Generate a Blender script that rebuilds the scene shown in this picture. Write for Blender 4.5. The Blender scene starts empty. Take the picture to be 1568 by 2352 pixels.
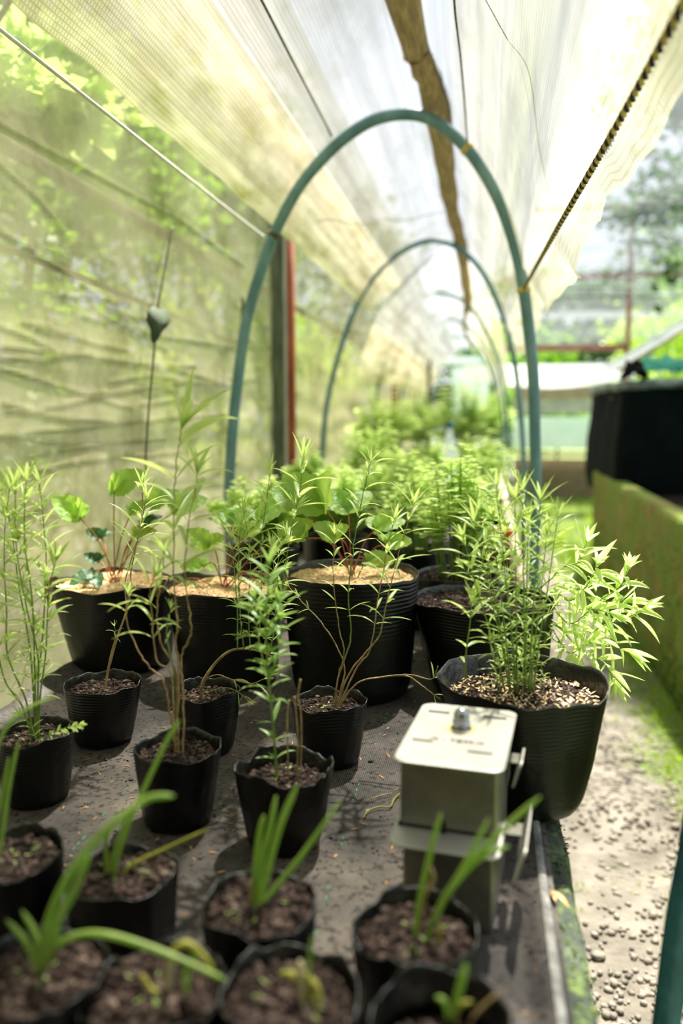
import bpy, math, random
import numpy as np
from mathutils import Vector, Matrix, noise
rnd = random.Random(7)
C = bpy.context.scene.collection
S = bpy.context.scene
# ------------------------------------------------------------------ camera
FPX = 1900.0
PITCH = math.atan(231/FPX); YAW = math.atan(331/FPX*math.cos(PITCH))
cam_d = bpy.data.cameras.new('camera'); cam = bpy.data.objects.new('camera', cam_d); C.objects.link(cam)
cam_d.sensor_fit = 'VERTICAL'; cam_d.sensor_height = 36.0; cam_d.lens = 36.0*FPX/2352
cam_d.clip_start = .02; cam_d.clip_end = 200
cam.location = (0, 0, 1.41); cam.rotation_euler = (math.pi/2-PITCH, 0, YAW)
cam_d.dof.use_dof = True; cam_d.dof.focus_distance = 1.50; cam_d.dof.aperture_fstop = 1.7
S.camera = cam
S.view_settings.view_transform = 'Standard'; S.view_settings.look = 'None'
S.view_settings.gamma = 1.0; S.view_settings.use_curve_mapping = False
S.view_settings.exposure = 0.68
S.cycles.max_bounces = 10; S.cycles.transparent_max_bounces = 24; S.cycles.transmission_bounces = 8
S.cycles.diffuse_bounces = 5; S.cycles.sample_clamp_indirect = 6.0
S.cycles.caustics_reflective = False; S.cycles.caustics_refractive = False
# ------------------------------------------------------------------ light
w = bpy.data.worlds.new('world'); S.world = w; w.use_nodes = True
wn = w.node_tree; bg = wn.nodes['Background']
sky = wn.nodes.new('ShaderNodeTexSky'); sky.sky_type = 'NISHITA'; sky.sun_disc = False
sky.sun_elevation = math.radians(58); sky.sun_rotation = math.radians(30); sky.air_density = 1.0; sky.dust_density = 4.0
mx = wn.nodes.new('ShaderNodeMix'); mx.data_type = 'RGBA'; mx.inputs[0].default_value = .62
mx.inputs[7].default_value = (7.6, 8.1, 8.9, 1)
wn.links.new(sky.outputs[0], mx.inputs[6]); wn.links.new(mx.outputs[2], bg.inputs[0]); bg.inputs[1].default_value = 0.13
sd = bpy.data.lights.new('sun', 'SUN'); sun = bpy.data.objects.new('sun', sd); C.objects.link(sun)
sd.energy = 13.0; sd.angle = math.radians(1.2); sd.color = (1.0, .95, .84)
SUN = Vector((.10, .44, .90)).normalized()
sun.rotation_euler = SUN.to_track_quat('Z', 'Y').to_euler()

# ------------------------------------------------------------------ helpers
_r = Vector((math.cos(YAW), math.sin(YAW), 0))
_F = Vector((-math.sin(YAW)*math.cos(PITCH), math.cos(YAW)*math.cos(PITCH), -math.sin(PITCH)))
_U = Vector((-math.sin(YAW)*math.sin(PITCH), math.cos(YAW)*math.sin(PITCH), math.cos(PITCH)))
EYE = Vector((0, 0, 1.41))
def at(px, py, axis, v):
    """point of the place seen at a photo pixel, on the plane axis = v"""
    d = _F + _r*((px-784)/FPX) + _U*((1176-py)/FPX)
    return EYE + d*((v-EYE[axis])/d[axis])
def depth(p): return (Vector(p)-EYE).dot(_F)

class MB:
    def __init__(s): s.v = []; s.f = []; s.m = []; s.uv = None
    def add(s, vs, fs, mi=0):
        b = len(s.v); s.v.extend([tuple(p) for p in vs]); s.f.extend([tuple(i+b for i in q) for q in fs]); s.m.extend([mi]*len(fs))
    def box(s, c, d, rz=0, mi=0, bev=0):
        x, y, z = d[0]/2, d[1]/2, d[2]/2; ca, sa = math.cos(rz), math.sin(rz)
        vs = [(c[0]+a*x*ca-b*y*sa, c[1]+a*x*sa+b*y*ca, c[2]+k*z) for a in (-1, 1) for b in (-1, 1) for k in (-1, 1)]
        s.add(vs, [(0,1,3,2), (4,6,7,5), (0,4,5,1), (2,3,7,6), (0,2,6,4), (1,5,7,3)], mi)
    def tube(s, pts, rad, n=8, mi=0, cap=True):
        pts = [Vector(p) for p in pts]; k = len(pts)
        if not hasattr(rad, '__len__'): rad = [rad]*k
        vs = []; t0 = (pts[1]-pts[0]).normalized(); u = t0.orthogonal().normalized()
        for i, p in enumerate(pts):
            t = (pts[min(i+1, k-1)]-pts[max(i-1, 0)])
            t = t.normalized() if t.length > 1e-9 else t0
            u = (u - t*u.dot(t)); u = u.normalized() if u.length > 1e-6 else t.orthogonal().normalized()
            w_ = t.cross(u)
            for j in range(n):
                a = 2*math.pi*j/n; vs.append(p + (u*math.cos(a)+w_*math.sin(a))*rad[i])
        fs = [(i*n+j, i*n+(j+1) % n, (i+1)*n+(j+1) % n, (i+1)*n+j) for i in range(k-1) for j in range(n)]
        if cap: fs += [tuple(range(n))[::-1], tuple((k-1)*n+j for j in range(n))]
        s.add(vs, fs, mi)
    def grid(s, fn, nu, nv, mi=0, wrap=False):
        vs = [fn(i/(nu-1) if not wrap else i/nu, j/(nv-1)) for j in range(nv) for i in range(nu)]
        fs = []
        for j in range(nv-1):
            for i in range(nu if wrap else nu-1):
                i2 = (i+1) % nu
                fs.append((j*nu+i, j*nu+i2, (j+1)*nu+i2, (j+1)*nu+i))
        s.add(vs, fs, mi)
    def build(s, name, mats, parent=None, smooth=True, loc=None):
        me = bpy.data.meshes.new(name)
        o0 = Vector((0, 0, 0)) if loc is None else Vector(loc)
        vs = np.array(s.v, dtype=float) - np.array(o0)
        me.from_pydata(vs.tolist(), [], s.f)
        mats = mats if isinstance(mats, (list, tuple)) else [mats]
        for m_ in mats: me.materials.append(m_)
        if len(mats) > 1: me.polygons.foreach_set('material_index', s.m)
        if smooth: me.polygons.foreach_set('use_smooth', [True]*len(me.polygons))
        me.update()
        o = bpy.data.objects.new(name, me); C.objects.link(o)
        if parent is not None:
            o.parent = parent
            o.location = o0 - Vector(parent.get('_w', (0, 0, 0))); o['_w'] = tuple(o0)
        else:
            o.location = o0; o['_w'] = tuple(o0)
        return o
def tag(o, label=None, cat=None, group=None, kind=None):
    if label: o['label'] = label
    if cat: o['category'] = cat
    if group: o['group'] = group
    if kind: o['kind'] = kind
    return o
def thing(name, loc, label, cat, group=None):
    o = bpy.data.objects.new(name, None); C.objects.link(o); o.location = loc; o['_w'] = tuple(loc)
    o.empty_display_size = .05
    return tag(o, label, cat, group)
def fbm(p, oc=4):
    return noise.fractal(Vector(p), 1.0, 2.0, oc)
def catmull(pts, n=6):
    pts = [Vector(p) for p in pts]; q = [pts[0]*2-pts[1]] + pts + [pts[-1]*2-pts[-2]]; out = []
    for i in range(1, len(q)-2):
        for k in range(n):
            t = k/n; a, b, c, d = q[i-1], q[i], q[i+1], q[i+2]
            out.append(.5*((2*b)+(c-a)*t+(2*a-5*b+4*c-d)*t*t+(3*b-a-3*c+d)*t**3))
    out.append(pts[-1]); return out

# ------------------------------------------------------------------ materials
def lin(h):
    c = [int(h[i:i+2], 16)/255 for i in (0, 2, 4)]
    return tuple(((x/12.92) if x <= .04045 else ((x+.055)/1.055)**2.4) for x in c) + (1,)
def mat(name, cols, scale=8, rough=.6, bump=0, bscale=None, trans=0, tcol=None, metal=0, stretch=(1, 1, 1), detail=6, spec=.5, lo=.3, hi=.7, alpha=0, bdist=.01):
    m = bpy.data.materials.new(name); m.use_nodes = True; nt = m.node_tree; N = nt.nodes; L = nt.links
    b = N['Principled BSDF']; b.inputs['Roughness'].default_value = rough; b.inputs['Metallic'].default_value = metal
    b.inputs['Specular IOR Level'].default_value = spec
    tc = N.new('ShaderNodeTexCoord'); mp = N.new('ShaderNodeMapping'); mp.inputs['Scale'].default_value = stretch
    L.new(tc.outputs['Object'], mp.inputs[0])
    nz = N.new('ShaderNodeTexNoise'); nz.inputs['Scale'].default_value = scale; nz.inputs['Detail'].default_value = detail
    nz.inputs['Roughness'].default_value = .62
    L.new(mp.outputs[0], nz.inputs[0])
    rp = N.new('ShaderNodeValToRGB'); L.new(nz.outputs[0], rp.inputs[0])
    cols = [lin(c) if isinstance(c, str) else c for c in cols]
    e = rp.color_ramp.elements
    e[0].position = lo; e[0].color = cols[0]; e[1].position = hi; e[1].color = cols[-1]
    for i, c in enumerate(cols[1:-1]):
        x = e.new(lo+(hi-lo)*(i+1)/(len(cols)-1)); x.color = c
    L.new(rp.outputs[0], b.inputs['Base Color'])
    if bump:
        n2 = N.new('ShaderNodeTexNoise'); n2.inputs['Scale'].default_value = bscale or scale*4; n2.inputs['Detail'].default_value = 5
        L.new(mp.outputs[0], n2.inputs[0])
        bp = N.new('ShaderNodeBump'); bp.inputs['Strength'].default_value = bump; bp.inputs['Distance'].default_value = bdist
        L.new(n2.outputs[0], bp.inputs['Height']); L.new(bp.outputs[0], b.inputs['Normal'])
    out = N['Material Output']; last = b.outputs[0]
    if trans:
        tr = N.new('ShaderNodeBsdfTranslucent')
        if tcol: tr.inputs[0].default_value = lin(tcol) if isinstance(tcol, str) else tcol
        else: L.new(rp.outputs[0], tr.inputs[0])
        ms = N.new('ShaderNodeMixShader'); ms.inputs[0].default_value = trans
        L.new(last, ms.inputs[1]); L.new(tr.outputs[0], ms.inputs[2]); last = ms.outputs[0]
    if alpha:
        tp = N.new('ShaderNodeBsdfTransparent'); ms = N.new('ShaderNodeMixShader'); ms.inputs[0].default_value = alpha
        L.new(last, ms.inputs[1]); L.new(tp.outputs[0], ms.inputs[2]); last = ms.outputs[0]
    L.new(last, out.inputs[0])
    m['_n'] = 1
    return m
def nodes(m): return m.node_tree.nodes, m.node_tree.links
M = {}
M['bag'] = mat('black_polythene', ['010202', '040504', '0c0d0b', '4a453a'], 20, .38, .5, 45, spec=.35, lo=.25, hi=.90, bdist=.003)
M['bag_rim'] = mat('worn_polythene', ['060807', '1d1f1b', '5c5b52'], 22, .32, .3, 70, spec=.5, lo=.3, hi=.75)
M['soil'] = mat('potting_soil', ['070403', '19110d', '33261f', '64534a'], 75, .93, .8, 160, lo=.28, hi=.74, spec=.2)
M['crumb'] = mat('soil_crumb', ['0e0907', '2a1f1a', '574840', '8f7f72'], 60, .9, .4, 200, lo=.3, hi=.7, spec=.2)
M['husk'] = mat('rice_husk', ['b48c5c', 'e0bc88', 'f4dcac', 'fcecc8'], 90, .7, .2, 200, lo=.3, hi=.7, trans=.15)
M['chip'] = mat('dry_chip', ['5b3a1d', 'a3763f', 'd9b27a'], 30, .75, 0)
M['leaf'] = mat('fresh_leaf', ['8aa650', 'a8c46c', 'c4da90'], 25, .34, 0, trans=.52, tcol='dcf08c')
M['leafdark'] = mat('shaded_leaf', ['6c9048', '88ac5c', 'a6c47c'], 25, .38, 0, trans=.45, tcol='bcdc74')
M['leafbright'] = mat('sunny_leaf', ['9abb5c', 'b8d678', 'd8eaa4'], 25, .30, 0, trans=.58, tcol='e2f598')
M['berryleaf'] = mat('strawberry_leaf', ['5f8c3a', '7fab4c', 'a0c868'], 40, .45, .4, 90, trans=.5, tcol='c0e05c')
M['berrydark'] = mat('old_strawberry_leaf', ['1d3d24', '2f5a33', '4c6b3d'], 40, .5, .4, 90, trans=.3, tcol='4f7d3a')
M['deadleaf'] = mat('withered_leaf', ['2b1a10', '5b3a1f', '8a6a3a'], 30, .8, .4, 80, trans=.2)
M['stem'] = mat('green_stem', ['5f7f2c', '7f9a45', '9aa65a'], 30, .5, .2, 90, trans=.15)
M['woody'] = mat('woody_stem', ['74583a', 'a48a5c', 'c4b482'], 40, .7, .4, 120)
M['red_stem'] = mat('red_petiole', ['8b3a2a', 'b06a3c', 'b58f4c'], 20, .5, 0, trans=.2)
M['blade'] = mat('onion_blade', ['7a9a48', 'a2bc60', 'c6d688'], 12, .4, 0, trans=.45, tcol='a4c850', stretch=(1, 1, .3))
M['blade_yellow'] = mat('yellowing_blade', ['7d8a2c', 'a8a544', 'd6cf7a'], 18, .5, 0, trans=.35)
M['blade_pale'] = mat('pale_blade_base', ['a89a6a', 'd8cda0', 'e8dfc0'], 18, .5, 0, trans=.25)
M['steel'] = mat('stainless_steel', ['7c7b70', '908e82', 'a3a194'], 14, .40, .08, 200, metal=.9, lo=.3, hi=.7)
M['lidsteel'] = mat('brushed_lid', ['9c9b92', 'acaaa1', 'b8b6ad'], 10, .5, .05, 200, metal=.6, lo=.35, hi=.7)
M['nut'] = mat('dome_nut_steel', ['8a8d92', 'b5b9be'], 10, .18, 0, metal=1)
M['rust'] = mat('rust_mark', ['3c2a1a', '5e4630', '8a6a4c'], 60, .8)
M['pipe'] = mat('blue_pipe', ['43686a', '5e8585', '88a5a0'], 14, .42, .25, 60, lo=.25, hi=.8, stretch=(1, 1, .35))
M['bamboo'] = mat('weathered_bamboo', ['7c684a', 'a68e68', 'c8b086'], 10, .7, .5, 40, stretch=(8, .8, 8))
M['cord_white'] = mat('white_cord', ['c9c9c0', 'eeeee6'], 40, .6)
M['cord_dark'] = mat('dark_cord', ['2a2618', '57502f', '857a4a'], 60, .8)
M['rope_y'] = mat('yellow_rope', ['a08a3c', 'd2bf72'], 60, .8)
M['rope_b'] = mat('black_rope', ['0c0c0a', '25231c'], 60, .8)
M['wood_grey'] = mat('mossy_post', ['3f4634', '5b6248', '7c8060'], 12, .85, .4, 50, stretch=(3, 3, .4))
M['wood_orange'] = mat('rusty_post', ['6a2f16', '94481f', 'b86a36'], 9, .7, .3, 50, stretch=(2, 2, .3))
M['teal'] = mat('teal_paint', ['1c4d57', '2a6570', '3f7f86'], 20, .45, .2, 60)
M['redpaint'] = mat('red_oxide_steel', ['a05a52', 'c08078', 'd2a098'], 9, .6, .1)
M['redpot'] = mat('red_plastic', ['b03018', 'd04a28', 'da6038'], 12, .4, trans=.15)
M['tank'] = mat('dark_green_tarp', ['010504', '020b09', '04120f'], 5, .9, .5, 14, bdist=.03)
M['tank'].node_tree.nodes['Principled BSDF'].inputs['Specular IOR Level'].default_value = .12
M['tankrim'] = mat('tarp_rim_highlight', ['20332f', '6f807a', 'aab4ae'], 14, .5)  # highlight on the tank rim, put into its pale colour
M['whitefilm'] = mat('white_film', ['c8d6d0', 'dfe9e4', 'f2f6f3'], 4, .35, .3, 10, trans=.5, tcol='dcebe6')
M['tealfilm'] = mat('teal_film', ['2a8f80', '46b09c', '6cc8b4'], 6, .4, trans=.4)
M['plank'] = mat('pale_plank', ['b9a08c', 'd8c0ac', 'e8d6c6'], 8, .8, .3, 40, stretch=(3, .5, 3))
M['bottle'] = mat('clear_plastic', ['cfe0e4', 'e8f2f4'], 6, .15, alpha=.5, trans=.3)
M['dkwood'] = mat('dark_branch', ['3a3a26', '565a34', '6e7440'], 10, .9, .3)
M['trunk'] = mat('tree_bark', ['33291c', '574a36', '7b6a50'], 9, .9, .6, 30)
M['tree1'] = mat('tree_leaf', ['3f6a1c', '5c8a28', '86b03c'], 3, .5, trans=.5, tcol='93c234')
M['tree2'] = mat('dark_tree_leaf', ['1f3f1a', '2f5524', '4a7030'], 3, .5, trans=.4, tcol='4f7d2a')
M['tree3'] = mat('yellow_green_leaf', ['7a9c2c', 'a0bf3c', 'c8dc62'], 3, .5, trans=.5, tcol='c3df4a')
M['pebble'] = mat('pebble', ['6e675e', '989084', 'bab0a2', '8c8274'], 20, .85, .3, 90)
M['concrete_far'] = mat('far_concrete', ['8f958c', 'b4b8ae', 'c8cbc0'], 3, .85, .2)
M['brownmesh'] = mat('brown_slats', ['8a7a66', 'a8977e', 'c0ae94'], 5, .85, .2, stretch=(1, 1, 8))
M['stitch'] = mat('green_stitch', ['1c7a4c', '2c9a66'], 60, .7)

# ground: concrete, gravel and moss
def ground_mat():
    m = mat('path_concrete', ['5c574e', '827b6f', 'a0988b', 'b4ab9d'], 5, .92, 1.0, 60, lo=.25, hi=.75, bdist=.008, detail=10)
    N, L = nodes(m); b = N['Principled BSDF']; base = b.inputs['Base Color'].links[0].from_socket
    tc = N.new('ShaderNodeTexCoord'); sx = N.new('ShaderNodeSeparateXYZ'); L.new(tc.outputs['Object'], sx.inputs[0])
    nz = N.new('ShaderNodeTexNoise'); nz.inputs['Scale'].default_value = 2.6; nz.inputs['Detail'].default_value = 9; nz.inputs['Roughness'].default_value = .7
    L.new(tc.outputs['Object'], nz.inputs[0])
    # mossier towards the foot of the far bed (x ~ .9) and on the lawn beyond
    mr = N.new('ShaderNodeMapRange'); mr.inputs[1].default_value = .45; mr.inputs[2].default_value = .95; mr.inputs[3].default_value = -.14; mr.inputs[4].default_value = .3
    L.new(sx.outputs[0], mr.inputs[0])
    ad = N.new('ShaderNodeMath'); ad.operation = 'ADD'; L.new(nz.outputs[0], ad.inputs[0]); L.new(mr.outputs[0], ad.inputs[1])
    r = N.new('ShaderNodeValToRGB'); r.color_ramp.elements[0].position = .50; r.color_ramp.elements[1].position = .64
    L.new(ad.outputs[0], r.inputs[0])
    n3 = N.new('ShaderNodeTexNoise'); n3.inputs['Scale'].default_value = 30; L.new(tc.outputs['Object'], n3.inputs[0])
    rg = N.new('ShaderNodeValToRGB'); rg.color_ramp.elements[0].color = lin('4c5f20'); rg.color_ramp.elements[1].color = lin('849a48')
    L.new(n3.outputs[0], rg.inputs[0])
    mi = N.new('ShaderNodeMix'); mi.data_type = 'RGBA'; L.new(r.outputs[0], mi.inputs[0]); L.new(base, mi.inputs[6]); L.new(rg.outputs[0], mi.inputs[7])
    L.new(mi.outputs[2], b.inputs['Base Color'])
    return m
M['path'] = ground_mat()
def moss_mat(name, base_cols, moss_cols, thr, scale=6):
    m = mat(name, base_cols, 9, .9, .9, 50, bdist=.01)
    N, L = nodes(m); b = N['Principled BSDF']; base = b.inputs['Base Color'].links[0].from_socket
    tc = N.new('ShaderNodeTexCoord')
    nz = N.new('ShaderNodeTexNoise'); nz.inputs['Scale'].default_value = scale; nz.inputs['Detail'].default_value = 10; nz.inputs['Roughness'].default_value = .75
    L.new(tc.outputs['Object'], nz.inputs[0])
    r = N.new('ShaderNodeValToRGB'); r.color_ramp.elements[0].position = thr; r.color_ramp.elements[1].position = thr+.1; L.new(nz.outputs[0], r.inputs[0])
    n3 = N.new('ShaderNodeTexNoise'); n3.inputs['Scale'].default_value = 40; L.new(tc.outputs['Object'], n3.inputs[0])
    rg = N.new('ShaderNodeValToRGB'); rg.color_ramp.elements[0].color = lin(moss_cols[0]); rg.color_ramp.elements[1].color = lin(moss_cols[1]); L.new(n3.outputs[0], rg.inputs[0])
    mi = N.new('ShaderNodeMix'); mi.data_type = 'RGBA'; L.new(r.outputs[0], mi.inputs[0]); L.new(base, mi.inputs[6]); L.new(rg.outputs[0], mi.inputs[7])
    L.new(mi.outputs[2], b.inputs['Base Color'])
    return m
M['mosswall'] = moss_mat('mossy_wall', ['6b5a2c', '8d7c3a', 'a8964c'], ['55701a', '8ba034'], .42, 5)
M['kerb'] = moss_mat('mossy_kerb', ['141d15', '2a3327', '4c5446'], ['34481a', '6f8438'], .50, 38)
def matcloth():
    m = mat('woven_ground_cover', ['1d1a17', '36312c', '5c544c', '857a6c'], 4.5, .55, 0, lo=.28, hi=.72, detail=10, spec=.5)
    N, L = nodes(m); b = N['Principled BSDF']
    tc = N.new('ShaderNodeTexCoord')
    hs = []
    for ax in ('X', 'Y'):
        wv = N.new('ShaderNodeTexWave'); wv.bands_direction = ax; wv.inputs['Scale'].default_value = 95; wv.inputs['Distortion'].default_value = .4
        L.new(tc.outputs['Object'], wv.inputs[0]); hs.append(wv)
    mu = N.new('ShaderNodeMath'); mu.operation = 'MULTIPLY'; L.new(hs[0].outputs[1], mu.inputs[0]); L.new(hs[1].outputs[1], mu.inputs[1])
    bp = N.new('ShaderNodeBump'); bp.inputs['Strength'].default_value = .7; bp.inputs['Distance'].default_value = .002
    L.new(mu.outputs[0], bp.inputs['Height']); L.new(bp.outputs[0], b.inputs['Normal'])
    # fine dirt specks
    base = b.inputs['Base Color'].links[0].from_socket
    vz = N.new('ShaderNodeTexNoise'); vz.inputs['Scale'].default_value = 120; vz.inputs['Detail'].default_value = 3; L.new(tc.outputs['Object'], vz.inputs[0])
    r = N.new('ShaderNodeValToRGB'); r.color_ramp.elements[0].position = .36; r.color_ramp.elements[0].color = (.16, .12, .1, 1); r.color_ramp.elements[1].position = .46; r.color_ramp.elements[1].color = (1, 1, 1, 1)
    L.new(vz.outputs[0], r.inputs[0])
    mi = N.new('ShaderNodeMix'); mi.data_type = 'RGBA'; mi.blend_type = 'MULTIPLY'; mi.inputs[0].default_value = 1; L.new(base, mi.inputs[6]); L.new(r.outputs[0], mi.inputs[7])
    L.new(mi.outputs[2], b.inputs['Base Color'])
    return m
M['mat'] = matcloth()

def film_mat(name, net, see=.30, dim=.56):
    """thin sheet: diffuse + translucent + see-through share; UV.x runs across, UV.y along"""
    m = bpy.data.materials.new(name); m.use_nodes = True; N, L = nodes(m)
    for n in list(N):
        if n.type == 'BSDF_PRINCIPLED': N.remove(n)
    out = [n for n in N if n.type == 'OUTPUT_MATERIAL'][0]
    tc = N.new('ShaderNodeTexCoord'); sx = N.new('ShaderNodeSeparateXYZ'); L.new(tc.outputs['UV'], sx.inputs[0])
    nz = N.new('ShaderNodeTexNoise'); nz.inputs['Detail'].default_value = 8; nz.inputs['Roughness'].default_value = .65
    rp = N.new('ShaderNodeValToRGB'); e = rp.color_ramp.elements
    df = N.new('ShaderNodeBsdfDiffuse'); tl = N.new('ShaderNodeBsdfTranslucent'); tp = N.new('ShaderNodeBsdfTransparent')
    m1 = N.new('ShaderNodeMixShader'); m2 = N.new('ShaderNodeMixShader')
    L.new(df.outputs[0], m1.inputs[1]); L.new(tl.outputs[0], m1.inputs[2]); L.new(m1.outputs[0], m2.inputs[1]); L.new(tp.outputs[0], m2.inputs[2])
    L.new(m2.outputs[0], out.inputs[0])
    # grid weave
    def weave(scale_u, scale_v, width):
        ms = []
        for k, sc in ((0, scale_u), (1, scale_v)):
            a = N.new('ShaderNodeMath'); a.operation = 'MULTIPLY'; L.new(sx.outputs[k], a.inputs[0]); a.inputs[1].default_value = sc
            f = N.new('ShaderNodeMath'); f.operation = 'FRACT'; L.new(a.outputs[0], f.inputs[0])
            g = N.new('ShaderNodeMath'); g.operation = 'LESS_THAN'; L.new(f.outputs[0], g.inputs[0]); g.inputs[1].default_value = width
            ms.append(g)
        mm = N.new('ShaderNodeMath'); mm.operation = 'MAXIMUM'; L.new(ms[0].outputs[0], mm.inputs[0]); L.new(ms[1].outputs[0], mm.inputs[1])
        return mm
    mp = N.new('ShaderNodeMapping'); L.new(tc.outputs['UV'], mp.inputs[0]); L.new(mp.outputs[0], nz.inputs[0])
    if net:
        mp.inputs['Scale'].default_value = (1, 1, 1); nz.inputs['Scale'].default_value = 3.2
        cs = ['8e8a66', 'bab48e', 'd6cfac', 'd6d89c']
        for i, (p, c) in enumerate(zip((.28, .42, .55, .72), cs)):
            x = e[i] if i < 2 else e.new(p)
            x.position = p; x.color = lin(c)
        L.new(nz.outputs[0], rp.inputs[0])
        wv = weave(230, 230, .6)
        # fewer algae high up: more see-through
        n2 = N.new('ShaderNodeTexNoise'); n2.inputs['Scale'].default_value = 1.8; n2.inputs['Detail'].default_value = 6; L.new(mp.outputs[0], n2.inputs[0])
        mr = N.new('ShaderNodeMapRange'); mr.inputs[1].default_value = .35; mr.inputs[2].default_value = .7; mr.inputs[3].default_value = .02; mr.inputs[4].default_value = .30
        L.new(n2.outputs[0], mr.inputs[0])
        hh = N.new('ShaderNodeMapRange'); hh.inputs[1].default_value = 1.5; hh.inputs[2].default_value = 2.3; hh.inputs[3].default_value = .0; hh.inputs[4].default_value = .38
        L.new(sx.outputs[1], hh.inputs[0])
        ad = N.new('ShaderNodeMath'); ad.operation = 'ADD'; L.new(mr.outputs[0], ad.inputs[0]); L.new(hh.outputs[0], ad.inputs[1])
        k = N.new('ShaderNodeMapRange'); k.inputs[1].default_value = 0; k.inputs[2].default_value = 1; k.inputs[3].default_value = 1.9; k.inputs[4].default_value = .55
        L.new(wv.outputs[0], k.inputs[0])
        mu = N.new('ShaderNodeMath'); mu.operation = 'MULTIPLY'; mu.use_clamp = True; L.new(ad.outputs[0], mu.inputs[0]); L.new(k.outputs[0], mu.inputs[1])
        L.new(mu.outputs[0], m2.inputs[0]); m1.inputs[0].default_value = .62
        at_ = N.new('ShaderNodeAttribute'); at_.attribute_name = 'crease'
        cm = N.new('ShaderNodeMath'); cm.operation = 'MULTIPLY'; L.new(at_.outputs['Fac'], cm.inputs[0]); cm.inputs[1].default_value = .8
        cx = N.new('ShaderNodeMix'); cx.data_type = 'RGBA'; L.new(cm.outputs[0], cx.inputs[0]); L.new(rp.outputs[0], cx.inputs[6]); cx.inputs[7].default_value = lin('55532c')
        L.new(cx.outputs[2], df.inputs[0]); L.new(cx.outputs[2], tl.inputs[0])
    else:
        nz.inputs['Scale'].default_value = 1.0; mp.inputs['Scale'].default_value = (7, 1.6, 1)
        # bands across the sheet
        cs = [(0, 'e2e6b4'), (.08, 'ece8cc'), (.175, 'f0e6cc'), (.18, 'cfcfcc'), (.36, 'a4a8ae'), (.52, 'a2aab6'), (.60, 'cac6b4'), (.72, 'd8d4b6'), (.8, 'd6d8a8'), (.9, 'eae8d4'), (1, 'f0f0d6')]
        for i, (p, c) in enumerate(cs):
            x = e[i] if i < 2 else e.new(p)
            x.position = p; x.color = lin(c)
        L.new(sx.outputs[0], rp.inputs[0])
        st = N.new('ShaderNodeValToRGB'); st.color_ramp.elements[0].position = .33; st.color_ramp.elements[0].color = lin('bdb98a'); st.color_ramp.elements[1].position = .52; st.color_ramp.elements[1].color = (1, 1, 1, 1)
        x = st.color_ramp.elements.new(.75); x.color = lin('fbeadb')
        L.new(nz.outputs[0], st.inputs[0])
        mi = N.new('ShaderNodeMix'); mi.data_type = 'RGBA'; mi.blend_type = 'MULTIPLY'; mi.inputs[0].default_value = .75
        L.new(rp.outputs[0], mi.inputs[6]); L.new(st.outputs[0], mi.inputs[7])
        # algae streaks on the side bands
        ng = N.new('ShaderNodeTexNoise'); ng.inputs['Scale'].default_value = 1; ng.inputs['Detail'].default_value = 8; mg = N.new('ShaderNodeMapping'); mg.inputs['Scale'].default_value = (26, 3.0, 1)
        L.new(tc.outputs['UV'], mg.inputs[0]); L.new(mg.outputs[0], ng.inputs[0])
        sg = N.new('ShaderNodeValToRGB'); sg.color_ramp.elements[0].position = .52; sg.color_ramp.elements[1].position = .7; L.new(ng.outputs[0], sg.inputs[0])
        band = N.new('ShaderNodeValToRGB'); be = band.color_ramp.elements
        be[0].position = 0; be[0].color = (.8, .8, .8, 1); be[1].position = .18; be[1].color = (.3, .3, .3, 1)
        for p, v in ((.21, .02), (.6, .03), (.7, .35), (.84, .7), (.95, .3)):
            x = be.new(p); x.color = (v, v, v, 1)
        L.new(sx.outputs[0], band.inputs[0])
        mm = N.new('ShaderNodeMath'); mm.operation = 'MULTIPLY'; L.new(sg.outputs[0], mm.inputs[0]); L.new(band.outputs[0], mm.inputs[1])
        mj = N.new('ShaderNodeMix'); mj.data_type = 'RGBA'; L.new(mm.outputs[0], mj.inputs[0]); L.new(mi.outputs[2], mj.inputs[6]); mj.inputs[7].default_value = lin('a3ac4e')
        wv = weave(150, 100, .3)
        wb = N.new('ShaderNodeMath'); wb.operation = 'MULTIPLY'; L.new(wv.outputs[0], wb.inputs[0]); wb.inputs[1].default_value = .5
        mk = N.new('ShaderNodeMix'); mk.data_type = 'RGBA'; mk.blend_type = 'MULTIPLY'; L.new(wb.outputs[0], mk.inputs[0]); L.new(mj.outputs[2], mk.inputs[6]); mk.inputs[7].default_value = (.45, .45, .4, 1)
        # light and dark of pleats painted into the colour, and the pale welded tape lines
        npl = N.new('ShaderNodeTexNoise'); npl.inputs['Scale'].default_value = 1; npl.inputs['Detail'].default_value = 4; mpl = N.new('ShaderNodeMapping'); mpl.inputs['Scale'].default_value = (34, .35, 1)
        L.new(tc.outputs['UV'], mpl.inputs[0]); L.new(mpl.outputs[0], npl.inputs[0])
        rpl = N.new('ShaderNodeValToRGB'); rpl.color_ramp.elements[0].position = .38; rpl.color_ramp.elements[0].color = (.72, .71, .66, 1); rpl.color_ramp.elements[1].position = .60; rpl.color_ramp.elements[1].color = (1, 1, 1, 1); L.new(npl.outputs[0], rpl.inputs[0])
        mpm = N.new('ShaderNodeMix'); mpm.data_type = 'RGBA'; mpm.blend_type = 'MULTIPLY'; mpm.inputs[0].default_value = 1; L.new(mk.outputs[2], mpm.inputs[6]); L.new(rpl.outputs[0], mpm.inputs[7])
        tp_ = N.new('ShaderNodeValToRGB'); te = tp_.color_ramp.elements; tp_.color_ramp.interpolation = 'CONSTANT'; te[0].position = 0; te[0].color = (0, 0, 0, 1); te[1].position = .178; te[1].color = (1, 1, 1, 1)
        for p_, v_ in ((.183, 0), (.70, .8), (.704, 0)):
            x = te.new(p_); x.color = (v_, v_, v_, 1)
        L.new(sx.outputs[0], tp_.inputs[0])
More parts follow.
